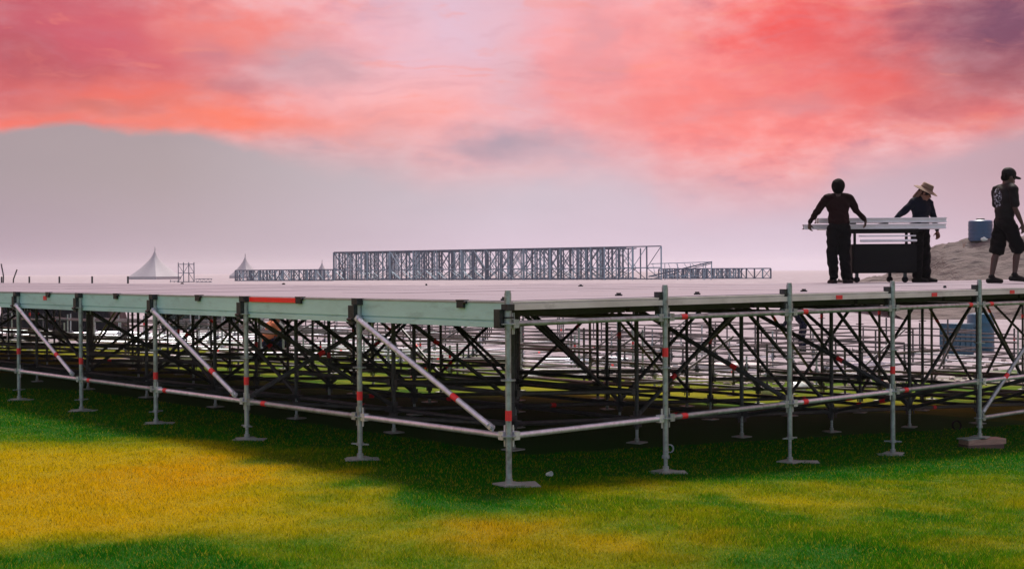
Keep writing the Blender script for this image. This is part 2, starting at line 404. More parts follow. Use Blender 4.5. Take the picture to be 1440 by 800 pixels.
def build_grass():
    # blades denser near the camera, over what the lens and a step aside can see
    N = 760000
    Y = 6.6 + (np.random.rand(N) ** 1.75) * 13.5
    X = (np.random.rand(N) * 2 - 1) * (Y * .385 * 1.06 + .5)
    U_ = (X - CX) * cos(UA) + (Y - CY) * sin(UA); V_ = -(X - CX) * sin(UA) + (Y - CY) * cos(UA)
    keep = ~((U_ > 1.6) & (V_ > 1.6))
    X, Y = X[keep], Y[keep]; n = len(X)
    u = np.maximum(0, np.minimum((X - CX) * cos(UA) + (Y - CY) * sin(UA), 17)); Z = -.052 * u
    hn = np.array([noise.noise((float(a) * 1.3, float(b) * 1.3, 0)) for a, b in zip(X[::50], Y[::50])])
    hn = np.repeat(hn, 50)[:n] if len(hn) * 50 >= n else np.zeros(n)
    tuft = (np.sin(X * 5.1 + 1.7 * np.sin(Y * 3.3)) * np.sin(Y * 6.3 + 1.9 * np.sin(X * 4.1)) + .6 * np.sin(X * 13.7 + Y * 3) * np.sin(Y * 11.9 - X * 5)); tuft = .8 + .38 * np.clip(tuft, -.8, 1.3)
    h = tuft * (.011 + .016 * np.random.rand(n)) * (1 + .012 * Y); wd = (.0019 + .0018 * np.random.rand(n)) * (Y / 8.0)
    a = np.random.rand(n) * 2 * pi; la = np.random.rand(n) * 2 * pi; le = h * (.3 + .9 * np.random.rand(n))
    co = np.zeros((n, 3, 3), np.float32)
    co[:, 0] = np.stack([X - np.cos(a) * wd, Y - np.sin(a) * wd, Z - .006], 1)
    co[:, 1] = np.stack([X + np.cos(a) * wd, Y + np.sin(a) * wd, Z - .006], 1)
    co[:, 2] = np.stack([X + np.cos(la) * le, Y + np.sin(la) * le, Z + h], 1)
    me = bpy.data.meshes.new('grass'); me.vertices.add(3 * n); me.vertices.foreach_set('co', co.ravel())
    me.loops.add(3 * n); me.loops.foreach_set('vertex_index', np.arange(3 * n, dtype=np.int32))
    me.polygons.add(n); me.polygons.foreach_set('loop_start', np.arange(0, 3 * n, 3, dtype=np.int32))
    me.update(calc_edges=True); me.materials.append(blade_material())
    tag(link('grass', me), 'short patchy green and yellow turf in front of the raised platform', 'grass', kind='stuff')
build_grass()

# ------------------------------------------------------------------ the raised platform on ring-lock scaffolding
BU, BV = 1.80, 1.97
NA_U, NA_V, NB_U, NB_V = 4, 16, 12, 3
TOP, UPL, LOW = 1.456, 1.276, .393
TR = .0242
plat = empty('stage_platform', (CX, CY, 0), UA, label='long pale raised stage platform standing on steel scaffold legs over the grass', cat='stage platform')
def gz(u, v): return ground_z(*uv(u, v))
_cache = {}
def shared(key, fn):
    if key not in _cache: _cache[key] = fn()
    return _cache[key]
def rosette_mb(mb, z):
    mb.lathe([(.025, z - .005), (.061, z - .005), (.061, z + .005), (.025, z + .005)], 12)
    return mb
def standard_mesh(L, near, ringz, m):
    mb = MB(); mb.tube((0, 0, 0), (0, 0, L), TR, 14 if near else 8)
    if near:
        mb.tube((0, 0, L - .30), (0, 0, L - .02), TR + .004, 14)      # spigot sleeve
    else:
        for z in ringz: mb.lathe([(.025, z - .005), (.06, z - .005), (.06, z + .005), (.025, z + .005)], 8)
    return mb.mesh('standard', m)
def jack_mesh(near):
    mb = MB(); mb.tube((0, 0, 0), (0, 0, 1), .0175, 10); return mb.mesh('screw_jack', M['galv'])
def plate_mesh():
    mb = MB(); mb.box((0, 0, .006), (.17, .17, .012)); mb.tube((0, 0, .012), (0, 0, .05), .026, 12); return mb.mesh('base_plate', M['plate'])
def nut_mesh():
    mb = MB(); mb.tube((0, 0, -.012), (0, 0, .012), .034, 12)
    mb.box((.055, 0, 0), (.07, .014, .012)); mb.box((-.055, 0, 0), (.07, .014, .012)); return mb.mesh('jack_nut', M['galv'])
def tube_part_mesh(L, m, near, flat=False):
    mb = MB(); n = 14 if near else 7; e = .055
    mb.tube((e + .03, 0, 0), (L - e - .03, 0, 0), TR, n)
    for x, s in ((e, 1), (L - e, -1)):
        if flat: mb.box((x + s * .02, 0, 0), (.09, .02, .05)); mb.tube((x + s * .0, -.025, 0), (x + s * .0, .025, 0), .018, 8)
        else:
            mb.box((x + s * .015, 0, 0), (.06, .046, .066)); mb.box((x - s * .008, 0, 0), (.012, .008, .17))
    return mb.mesh('tube', m)
def tape(parent, axis, at, l=.075, r=TR + .0025):
    def f():
        mb = MB(); d = Vector((1, 0, 0)) if axis == 'x' else Vector((0, 0, 1)); mb.tube(d * (-l / 2), d * (l / 2), r, 14); return mb.mesh('tape_band', M['tape'])
    return link('tape_band', shared(('tape', axis, round(l, 3), round(r, 4)), f), parent, (at, 0, 0) if axis == 'x' else (0, 0, at))
def in_A(i, j): return 0 <= i < NA_U and 0 <= j < NA_V
def in_B(i, j): return 0 <= i < NB_U and 0 <= j < (NB_V if i >= 6 else 5)
def cell(i, j): return in_A(i, j) or in_B(i, j)
def node_used(i, j): return any(cell(i - a, j - b) for a in (0, 1) for b in (0, 1))
NODES = [(i, j) for i in range(NB_U + 1) for j in range(NA_V + 1) if node_used(i, j)]
OFF = .045   # legs stand just outside the deck edge
def npos(i, j):
    u, v = i * BU, j * BV
    if i == 0: u -= OFF
    if j == 0: v -= OFF
    return u, v
TAPEZ = {(0, 0): .556, (0, 1): .58, (0, 2): .60, (0, 3): .545, (0, 4): .62, (0, 5): .66, (1, 0): .97, (3, 0): .62}
for (i, j) in NODES:
    u, v = npos(i, j); g = gz(u, v)
    near = (j == 0 and i <= 5) or (i == 0 and j <= 6)
    nearish = near or (i <= 6 and j <= 4)
    zb = g + (.16 if (i + j) % 2 or i == 0 else .26)
    if i == 0 and j == 0: zb = g + .05
    top = TOP - .05
    if j == 0 and i > 0: top = TOP + .105
    if i == 0 and j == 0: top = TOP + .083
    if i == 0 and j > 0: top = TOP - .012
    if i == NA_U and j > 5: top = TOP + (.17 if j >= 11 else -.04)
    if (j == NB_V and i >= 6) or (j == 5 and i > NA_U) or (i == 6 and j > NB_V): top = TOP - .04
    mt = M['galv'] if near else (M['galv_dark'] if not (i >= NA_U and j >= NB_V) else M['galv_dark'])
    L = round(top - zb, 3); rz = tuple(round(z - zb, 3) for z in (LOW, (LOW + UPL) / 2, UPL))
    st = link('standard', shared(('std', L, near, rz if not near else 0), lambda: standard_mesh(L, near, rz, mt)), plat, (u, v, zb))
    if near:
        for z in (LOW, (LOW + UPL) / 2, UPL) + ((-.03,) if i >= 4 else ()):
            link('rosette', shared('rosette', lambda: rosette_mb(MB(), 0).mesh('rosette', M['galv'])), st, (0, 0, z - zb))
    base = .11 if (i, j) == (4, 0) else 0.0
    link('screw_jack', shared('jack', lambda: jack_mesh(near)), st, (0, 0, g + base + .01 - zb), None, (1, 1, max(.02, zb - g - base + .02)))
    link('base_plate', shared('plate', plate_mesh), st, (0, 0, g + base + .012 - zb), (0, 0, U(-.3, .3)), (1.1, 1.1, 1) if near else None)
    if near and not (i == 0 and j == 0): link('jack_nut', shared('nut', nut_mesh), st, (0, 0, -.014), (0, 0, U(0, 3)))
    if (i, j) in TAPEZ: tape(st, 'z', TAPEZ[(i, j)] - zb, .08)
    elif not near and R() < .16: tape(st, 'z', U(.5, .9) - zb, .08)

def lowz(i, j):
    return LOW if i == 0 or j == 0 else gz(*npos(i, j)) + .27
def run(name, a, b, near, m=None, flat=False):
    a = Vector(a); b = Vector(b); L = round((b - a).length, 3)
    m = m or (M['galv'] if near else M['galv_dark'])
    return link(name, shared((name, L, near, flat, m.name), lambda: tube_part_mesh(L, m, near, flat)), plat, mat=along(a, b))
for (i, j) in NODES:
    for (di, dj) in ((1, 0), (0, 1)):
        if not node_used(i + di, j + dj): continue
        if di and not (cell(i, j) or cell(i, j - 1)): continue
        if dj and not (cell(i, j) or cell(i - 1, j)): continue
        a, b = npos(i, j), npos(i + di, j + dj)
        front = (di and j == 0 and i <= 5) or (dj and i == 0 and j <= 6)
        inner = (di and j > 0) or (dj and i > 0)
        za, zb2 = (lowz(i, j), lowz(i + di, j + dj)) if inner else (LOW, LOW)
        lo = run('ledger', (*a, za), (*b, zb2), front, M['bright'] if front and (i + j) % 2 == 0 else None)
        tin = .06 + OFF if (dj and i == 0) else 0
        up = run('transom', (a[0] + tin, a[1], UPL), (b[0] + tin, b[1], UPL), front)
        if front and di and i >= 1 and i <= 3: tape(lo, 'x', .24)
        if front and di and i in (1, 2): tape(up, 'x', .24)
        if front and di and i == 3: tape(up, 'x', BU - .22)
        if front and di and i == 4: tape(up, 'x', .25)
        if front and dj and j in (1, 2, 3): tape(lo, 'x', BV - .24 if j != 1 else BV - .34)
        if not front and R() < .12: tape(lo, 'x', U(.3, 1.5))
for (i, j) in NODES:                                          # second tier of low runners inside
    for (di, dj) in ((1, 0), (0, 1)):
        if not node_used(i + di, j + dj) or i == 0 or j == 0 or R() < .42: continue
        if (di and not (cell(i, j) or cell(i, j - 1))) or (dj and not (cell(i, j) or cell(i - 1, j))): continue
        a, b = npos(i, j), npos(i + di, j + dj); run('low_runner', (*a, lowz(i, j) + .30), (*b, lowz(i + di, j + dj) + .30), False)
for i in range(4, 8): run('ledger', (*npos(i, 0), -.03), (*npos(i + 1, 0), -.03), True, M['galv'])
# diagonal braces
for j in range(0, NA_V, 2):
    a, b = npos(0, j), npos(0, j + 1)
    br = run('brace', (a[0] - .05, a[1] + .10, LOW + .04), (b[0] - .05, b[1], UPL + .02), True, M['bright'], True)
    if j < 6: tape(br, 'x', .55, .08)
br = run('brace', (*npos(4, 0), -.02), (npos(5, 0)[0], npos(5, 0)[1], UPL - .02), True, M['galv'], True); tape(br, 'x', .75, .08)
def diag(i, j, di, dj, up=True):
    a, b = npos(i, j), npos(i + di, j + dj); za, zb = (lowz(i, j) + .03, UPL) if up else (UPL, lowz(i + di, j + dj) + .03)
    o = run('brace', (a[0] + .03, a[1] + .03, za), (b[0] + .03, b[1] + .03, zb), False, M['galv_dark'], True)
    if R() < .3: tape(o, 'x', U(.4, 1.0))
for j in (1, 2, 3, 4, 5):
    for i in range(NB_U if j <= NB_V else 6):
        if R() < .72: diag(i, j, 1, 0, R() < .18)
        if j in (2, 4) and R() < .4: diag(i, j, 1, 0, True)
for i in range(1, NB_U):
    for j in range(NB_V if i > 6 else 5):
        if R() < .32: diag(i, j, 0, 1, R() < .8)
for i in (1, 2, 3, 4):
    for j in range(NB_V, NA_V):
        if R() < .4: diag(i, j, 0, 1, R() < .25)
for j in range(4, NA_V + 1):
    for i in range(NA_U):
        if R() < .25: diag(i, j, 1, 0, R() < .6)

# deck sheets
def deck_mesh(L, W):
    mb = MB(); mb.box((0, 0, -.02), (L - .008, W - .008, .04)); return mb.mesh('deck_panel', M['deck'], False)
for i in range(NB_U):
    for j in range(NA_V):
        if not cell(i, j): continue
        for h in (0, 1):
            link('deck_panel', shared('deckp', lambda: deck_mesh(BU, BV / 2)), plat, (i * BU + BU / 2, j * BV + BV * (.25 + .5 * h), TOP + U(-.0025, .0015)), (U(-.0012, .0012), U(-.0008, .0008), 0))
# bearers below the sheets
def bearer_mesh(L):
    mb = MB(); mb.box((0, 0, 0), (L - .06, .05, .10)); return mb.mesh('bearer', M['bearer'], False)
for i in range(NB_U):
    for j in range(NA_V):
        if not cell(i, j): continue
        for k in (.22, .75):
            link('bearer', shared('bearer', lambda: bearer_mesh(BU)), plat, (i * BU + BU / 2, j * BV + BV * k, TOP - .094))
# left face: fascia boards with a groove, grey top strip, clamps
def fascia_mesh():
    mb = MB(); h = .213; t = .03
    prof = [(0, -.018), (0, -h), (-t, -h), (-t, -.168), (-t + .014, -.165), (-t + .014, -.157), (-t, -.154), (-t, -.018)]
    # swept along local y: swap axes
    mb.prism([(a, b) for a, b in prof], .012, BV - .012)
    mb.v = [(y, x, z) for x, y, z in mb.v]; mb.f = [f[::-1] for f in mb.f]
    return mb.mesh('fascia_board', M['fascia'], False)
def strip_mesh():
    mb = MB(); mb.box((-.0165, BV / 2, -.0085), (.037, BV - .01, .015)); return mb.mesh('edge_strip', M['fascia_edge'], False)
def clamp_mesh():
    mb = MB(); mb.box((-.046, 0, -.03), (.022, .085, .055)); mb.box((-.03, 0, .004), (.06, .095, .012)); mb.tube((-.05, -.075, -.012), (-.05, -.04, -.012), .012, 8); return mb.mesh('board_clamp', M['iron'])
def bracket_mesh():
    mb = MB(); mb.box((-.015, .062, -.15), (.05, .075, .17)); mb.box((0, .0, -.03), (.085, .085, .06)); mb.box((-.02, -.0, -.115), (.07, .02, .13)); mb.tube((-.05, .02, -.19), (-.05, .09, -.19), .015, 8); return mb.mesh('post_bracket', M['iron'])
for j in range(NA_V):
    fb = link('fascia_board', shared('fascia', fascia_mesh), plat, (-.003, j * BV, TOP - .002 + U(-.002, .002)))
    link('edge_strip', shared('strip', strip_mesh), plat, (-.003, j * BV, TOP - .004))
    link('board_clamp', shared('bclamp', clamp_mesh), plat, (-.003, (j + (.27 if j == 0 else .5)) * BV, TOP - .006))
    if j > 0: link('post_bracket', shared('pbr', bracket_mesh), plat, (-OFF - .012, j * BV, TOP))
    if j == 4: link('label_patch', shared('lp', lambda: MB().box((-.034, 0, 0), (.003, .11, .055)).mesh('label_patch', M['tape'], False)), fb, (0, .56 * BV, -.072))
rr = MB().box((-.046, 0, -.022), (.014, .43 * BV, .045)).mesh('red_rail', M['redrail'], False)
link('red_rail', rr, plat, (0, 1.745 * BV, TOP - .012))['label'] = 'bright red rail clipped along the top edge of the board'
# right face: pale edge rails
def lip_mesh():
    mb = MB(); prof = [(.03, -.004), (-.012, -.004), (-.012, -.016), (-.004, -.019), (-.004, -.023), (-.014, -.026), (-.014, -.072), (.03, -.072)]
    mb.prism(prof, .012, BU - .012); mb.f = [f[::-1] for f in mb.f]; return mb.mesh('edge_rail', M['lip'], False)
for i in range(NB_U):
    er = link('edge_rail', shared('lip', lip_mesh), plat, (i * BU, -.032, TOP - .001 + U(-.003, .002)))
    link('edge_rail', er.data, plat, (i * BU, NB_V * BV + .032, TOP - .001), (0, 0, 0), (1, -1, 1)) if i >= 6 else None
    if i in (2, 3, 4): link('label_patch', shared('lp2', lambda: MB().box((0, -.0165, -.048), (.11, .004, .04)).mesh('label_patch', M['tape'], False)), er, ((.46, .46, .42)[i - 2] * BU, 0, 0))
    if i > 0: link('post_bracket', shared('pbr2', lambda: MB().box((-.05, .03, -.03), (.05, .06, .15)).box((-.085, .02, -.02), (.04, .02, .02)).box((-.05, .03, -.13), (.045, .05, .07)).mesh('post_bracket', M['iron'])), plat, (i * BU, -OFF, TOP))
link('corner_clamp', MB().box((-.05, .05, -.14), (.05, .07, .15)).box((.0, .0, -.05), (.075, .075, .05)).box((0, 0, -.13), (.07, .07, .012)).mesh('corner_clamp', M['iron']), plat, (-OFF, -OFF, TOP))
# lifting clips left standing along the sheets
clip = MB().box((0, 0, .008), (.07, .03, .016)).box((0, 0, .02), (.035, .028, .02)).mesh('deck_clip', M['iron'], False)
for (u, v) in ((-.0 + .05, .10), (1.05 * BU, .6), (2.55 * BU, .5), (3.45 * BU, .5), (4.2 * BU, .6), (1.5 * BU, .35)): link('deck_clip', clip, plat, (u, v, TOP), (0, 0, U(-.4, .4)))
for j in (3.2, 5.1, 7.4, 9.5): link('deck_clip', clip, plat, (NA_U * BU - .15, j * BV, TOP), (0, 0, U(0, 3)))

# packing timbers under the fourth leg of the right face
x, y = uv(4 * BU, -OFF); pk = empty('packing_block', (x, y, ground_z(x, y)), UA - .5, label='stack of reddish timber offcuts packed under a scaffold leg', cat='timber packing')
for k, (dx, dy, dz, l, w, h, a, m) in enumerate([(0.02, 0, .022, .46, .20, .05, 0, 'wood_dark'), (.04, .01, .078, .50, .19, .06, .06, 'wood'), (-.14, 0, .11, .2, .18, .015, .2, 'plate')]):
    link('plank', MB().box((0, 0, 0), (l, w, h)).mesh('plank', M[m], False), pk, (dx, dy, dz), (0, 0, a))
# timber sole boards beside the base plates
SOLE = [((0, 0), .10, -.02, .36, 'pale square sole board under the front corner leg of the platform'),
        ((1, 0), .03, .0, .40, 'pale sole board under the second leg of the right face'),
        ((2, 0), .22, -.03, .30, 'thin sole board lying beside the third leg of the right face'),
        ((3, 0), -.05, .0, .32, 'sole board under the fourth leg of the right face, before the timber packing'),
        ((0, 1), .02, .0, .38, 'sole board under the leg left of the front corner leg'),
        ((0, 2), .03, .0, .40, 'sole board under the leg below the right half of the red rail'),
        ((0, 3), .05, .02, .40, 'sole board under the leg where the second bright brace starts, left of the red rail'),
        ((0, 4), .02, .0, .40, 'sole board under the second leg from the left edge of the photo'),
        ((0, 5), .02, .0, .40, 'sole board under the leftmost whole leg in the photo')]
for (n, du, dv, w, lab) in SOLE:
    u, v = npos(*n); x, y = uv(u + du, v + dv)
    o = link('sole_board', MB().box((0, 0, .007), (w * .8, .17 if n != (0, 0) else .25, .008)).mesh('sole_board', M['plate'], False), None, (x, y, ground_z(x, y)), (0, 0, U(-.25, .25)))
    tag(o, lab, 'sole board', 'sole boards under the platform legs')

# ------------------------------------------------------------------ bare scaffold grid behind the platform, no deck on it yet
gx, gy = uv(0, 0)
grid = empty('scaffold_grid', (CX, CY, 0), UA, label='low grid of bare scaffold legs and ledgers without decking behind the platform', cat='scaffold grid')
GI = range(5, 17); GJ = range(4, 21)
def gnode(i, j): return i * BU, j * BV
loose = MB()
cnt = 0
for i in GI:
    for j in GJ:
        if R() < .04: continue
        u, v = gnode(i, j); g = gz(u, v); hgt = random.choice((.75, .75, .95, 1.15, .55))
        mt = M['galv'] if R() < (.6 if i < 9 else .25) else M['galv_dark']
        def f():
            mb = MB(); mb.tube((0, 0, 0), (0, 0, hgt), TR, 7)
            for z in (.28, .78): 
                if z < hgt: mb.lathe([(.025, z - .005), (.06, z - .005), (.06, z + .005), (.025, z + .005)], 8)
            mb.box((0, 0, .006), (.17, .17, .012)); return mb.mesh('standard', mt)
        st = link('standard', shared(('g', hgt, mt.name), f), grid, (u, v, g))
        if R() < .12: tape(st, 'z', hgt * .7)
        for (di, dj) in ((1, 0), (0, 1)):
            if i + di not in GI or j + dj not in GJ: continue
            u2, v2 = gnode(i + di, j + dj); g2 = gz(u2, v2)
            a = Vector((u, v, g + .28)); b = Vector((u2, v2, g2 + .28)); L = round((b - a).length, 3)
            if cnt < 290:
                m2 = M['galv_dark'] if R() < (.25 if j > 9 else .7) else (M['bright'] if R() < .5 else M['galv'])
                o = link('ledger', shared(('gl', round(L, 2), m2.name), lambda: tube_part_mesh(round(L, 2), m2, False)), grid, mat=along(a, b)); cnt += 1
                if R() < .08: tape(o, 'x', U(.3, 1.4))
            else: loose.tube(a, b, TR, 6)
            if R() < .5: loose.tube(a + Vector((0, 0, .5)), b + Vector((0, 0, .5)), TR, 6)
        if R() < .06:
            u2, v2 = gnode(i + 1, j); loose.tube((u, v, g + .28), (u2, v2, gz(u2, v2) + 1.1), TR, 6)
tag(link('loose_ledgers', loose.mesh('loose_ledgers', M['galv_dark']), grid), kind='stuff')

# bundles of tubes and planks waiting on the ground
def bundle(px, py, n, L, rz, label, kind='tube'):
    p = ground_hit(px, py); b = empty(kind + '_stack', p, rz, label=label, cat=kind + ' stack', group='stacks of scaffold material lying behind the platform')
    row = 0; k = 0; w = max(3, int(sqrt(n) * 1.6))
    while k < n:
        for c in range(w - row):
            if k >= n: break
            if kind == 'tube':
                link('tube', shared(('bt', L), lambda: MB().tube((-L / 2, 0, 0), (L / 2, 0, 0), TR, 8).mesh('tube', M['bright'])), b, (U(-.15, .15), (c + row * .5 - w / 2) * .052, .026 + row * .044))
            else:
                link('plank', shared(('bp', L), lambda: MB().box((0, 0, 0), (L, .24, .045)).mesh('plank', M['lip'], False)), b, (U(-.1, .1), (c - 1) * .27, .03 + row * .05), (0, 0, U(-.03, .03)))
            k += 1
        row += 1
        if row >= w: row = 0; w += 3
LP = 'pale stack of planks, '
bundle(205, 512, 10, 2.2, .2, LP + 'leftmost, on the grass below the third brace', 'plank')
bundle(300, 505, 12, 2.4, .5, LP + 'seen below the fascia left of the orange worker', 'plank')
bundle(450, 500, 14, 2.4, .1, LP + 'seen between the dark worker and the second front leg', 'plank')
bundle(590, 500, 14, 2.0, -.3, 'bundle of bright tubes behind the longest bright brace')
bundle(820, 512, 14, 2.4, .3, 'bundle of bright tubes seen right of the front corner leg')
bundle(1200, 520, 14, 2.4, .7, 'bundle of bright tubes on rubble, left of the teal tank beneath the platform')
bundle(1010, 520, 12, 2.2, 0, LP + 'seen between the second and third legs of the right face', 'plank')

# ------------------------------------------------------------------ tanks, mound on the right
def tank(name, p, r, h, label, m, square=False, cat='water tank', lid=True):
    t = empty(name, p, 0.5, label=label, cat=cat)
    mb = MB()
    if square:
        prof = [(.90, 0), (.94, .03), (1, .30), (1, h * .93), (1.05, h * .94), (1.05, h)]
        n = len(prof)
        for k in range(n - 1):
            (s0, z0), (s1, z1) = prof[k], prof[k + 1]
            vs = [(x * r * s, y * r * s * .9, z) for s, z in ((s0, z0), (s1, z1)) for x, y in ((-1, -1), (1, -1), (1, 1), (-1, 1))]
            mb.add(vs, [(i, (i + 1) % 4, 4 + (i + 1) % 4, 4 + i) for i in range(4)])
        mb.box((0, 0, h - .01), (2.1 * r, 1.9 * r, .03))
        for a in (-.6, 0, .6): mb.box((a * r, -r * .9, h * .5), (.05, .05, h * .75)); mb.box((r, a * r * .85, h * .5), (.05, .05, h * .75))
        link('tank_body', mb.mesh('tank_body', m, False), t)
    else:
        prof = [(r * .97, 0), (r, .02)]
        for k in range(4):
            z = h * (.15 + .2 * k); prof += [(r, z - .03), (r * 1.03, z - .015), (r * 1.03, z + .015), (r, z + .03)]
        prof += [(r, h * .93), (r * .9, h * .98), (r * .5, h)]
        link('tank_body', mb.lathe(prof, 28).mesh('tank_body', m), t)
    if lid: link('lid', MB().lathe([(r * .34, 0), (r * .36, .02), (r * .36, .07), (r * .3, .09)], 20).mesh('lid', M['cap']), t, (0, 0, h))
    return t
pt = point(1346, 497, 40.0); pt.z = ground_z(pt.x, pt.y)
tank('water_tank', pt, .38, .92, 'square teal plastic tank on pale sand, seen beneath the right end of the platform', M['bluegreen'], True, lid=False)
pt2 = point(1379, 492, 41.2); pt2.z = ground_z(pt2.x, pt2.y)
tank('water_barrel', pt2, .40, 1.2, 'dark blue barrel with black lid behind the square teal tank', M['bluegreen'], False, 'barrel')

HZ = 78.0
prof = [(1200, 398), (1232, 396), (1264, 391), (1290, 374), (1312, 351), (1345, 341), (1390, 332), (1440, 331), (1520, 330), (1620, 341), (1760, 380), (1850, 396)]
def hill_top(px):
    for (a, b), (c, d) in zip(prof, prof[1:]):
        if a <= px <= c: return b + (d - b) * sm(0, 1, (px - a) / (c - a)) * .5 + (d - b) * (px - a) / (c - a) * .5
    return 398
def build_hill():
    mb = MB(); nx, ny = 200, 90; x0, x1 = point(1185, 0, HZ).x, point(1855, 0, HZ).x
    for j in range(ny + 1):
        for i in range(nx + 1):
            fx = i / nx; x = x0 + (x1 - x0) * fx; t_ = j / ny; y = 65 + 34 * t_
            px = 720 + x / HZ * F; zt = EYE + (horizon(px) - hill_top(px)) / F * HZ
            t2 = (y - 65) / (HZ - 65) if y < HZ else 1 - (y - HZ) / (99 - HZ)
            s = max(0, min(1, t2)); s = s ** .85 if y < HZ else sm(0, 1, s)
            z0 = ground_z(x, y) - .15
            n1 = noise.fractal((x * .35, y * .35, 3), 1, 2, 5) * .30 + (noise.fractal((x * 1.1, y * 1.1, 7), 1, 2, 5) - .2) * .22
            mb.v.append((x, y, z0 + (zt - z0) * s + n1 * s * min(1, (zt - z0) / 1.5)))
    n = nx + 1
    mb.f = [(j * n + i, j * n + i + 1, (j + 1) * n + i + 1, (j + 1) * n + i) for j in range(ny) for i in range(nx)]; mb.m = [0] * len(mb.f)
    m = mat('mound_sand', (.105, .090, .088), .95, 0, .3, 1.1, bump=1.0, bscale=1.6, bdist=.35, wear=(.065, .05, .048), wscale=.8, wamt=.75, spec=.1, stretch=(.6, 1, 2))
    tag(link('sand_hill', mb.mesh('sand_hill', m, True, 180)), kind='structure')
    return mb
hm = build_hill()
def hill_z(x, y): return min((abs(a - x) + abs(b - y), c) for a, b, c in hm.v)[1]
pb = point(1379, 337, HZ); pb.z = hill_z(pb.x, pb.y) - .05
t = tank('water_tank', pb, .68, 1.24, 'round blue water tank with dark cap on top of the sand mound', M['blue'])
def lump(name, p, r, m, label, cat, seed=0):
    mb = MB(); mb.ball((0, 0, r * .5), (r, r * .8, r * .6), 14)
    mb.v = [tuple(Vector(q) * (1 + .35 * noise.noise((q[0] / r * 1.6 + seed, q[1] / r * 1.6, q[2] / r * 1.6)))) for q in mb.v]
    o = link(name, mb.mesh(name, m), None, p); return tag(o, label, cat)
q = pb + Vector((-.1, -.9, 0)); q.z = hill_z(q.x, q.y); lump('sack', q, .2, M['bag'], 'crumpled white sack at the foot of the blue tank on the mound', 'sack', 1)
# dry stems on the mound
pp = point(1358, 342, HZ - 1); pp.z = hill_z(pp.x, pp.y) - .05
st = empty('dry_weed', pp, 0, label='small dry weed sticking out of the sand mound left of the blue tank', cat='weed')
for k in range(6): link('stem', MB().tube((0, 0, 0), (U(-.25, .25), U(-.1, .1), U(.25, .55)), .012, 5, .004).mesh('stem', M['wood']), st, (U(-.15, .15), 0, 0))

# ------------------------------------------------------------------ far left behind the platform: covered pile, skip
p = ground_hit(75, 472); W = 165 / F * p.y
mb = MB(); nx = 40
for j, (yy, zz) in enumerate([(0, 0), (.0, .6), (.1, 1.25), (.3, 1.5), (1.2, 1.6), (2.2, 1.5), (2.5, 0)]):
    for i in range(nx + 1):
        f = i / nx; x = (f - .5) * W
        e = min(1, min(f, 1 - f) * 12 + .25)
        mb.v.append((x + .05 * noise.noise((x * 2, zz, j)), yy + .12 * noise.noise((x * 1.7, zz * 2, 4)), zz * (1 - .05 * sin(f * 9)) * (e if zz else 1)))
mb.f = [(j * (nx + 1) + i, j * (nx + 1) + i + 1, (j + 1) * (nx + 1) + i + 1, (j + 1) * (nx + 1) + i) for j in range(6) for i in range(nx)]; mb.m = [0] * len(mb.f)
mb.f += [tuple(j * (nx + 1) for j in range(6, -1, -1)), tuple(j * (nx + 1) + nx for j in range(7))]; mb.m += [0, 0]
tag(link('covered_pile', mb.mesh('covered_pile', M['tarp'], True, 60), None, p), 'long pile under a black tarpaulin behind the left end of the platform', 'covered pile')
p = ground_hit(280, 462); W = 120 / F * p.y
sk = empty('waste_skip', p, .08, label='dark green steel waste skip beyond the scaffold grid, left of the orange worker', cat='skip')
mb = MB(); w0, w1 = W / 2 * .8, W / 2; h = 1.25
mb.add([(-w0, -.7, 0), (w0, -.7, 0), (w0, .7, 0), (-w0, .7, 0), (-w1, -.85, h), (w1, -.85, h), (w1, .85, h), (-w1, .85, h)], [(0, 3, 2, 1), (0, 1, 5, 4), (1, 2, 6, 5), (2, 3, 7, 6), (3, 0, 4, 7)])
mb.box((0, -.87, h - .05), (2 * w1 + .1, .08, .12))
link('skip_body', mb.mesh('skip_body', M['skip'], False), sk)
for k in range(7): link('rib', shared('skrib', lambda: MB().box((0, -.82, .6), (.08, .10, 1.15), Matrix.Rotation(.12, 3, 'X')).mesh('rib', M['skip'], False)), sk, ((k - 3) * W * .125, 0, 0))

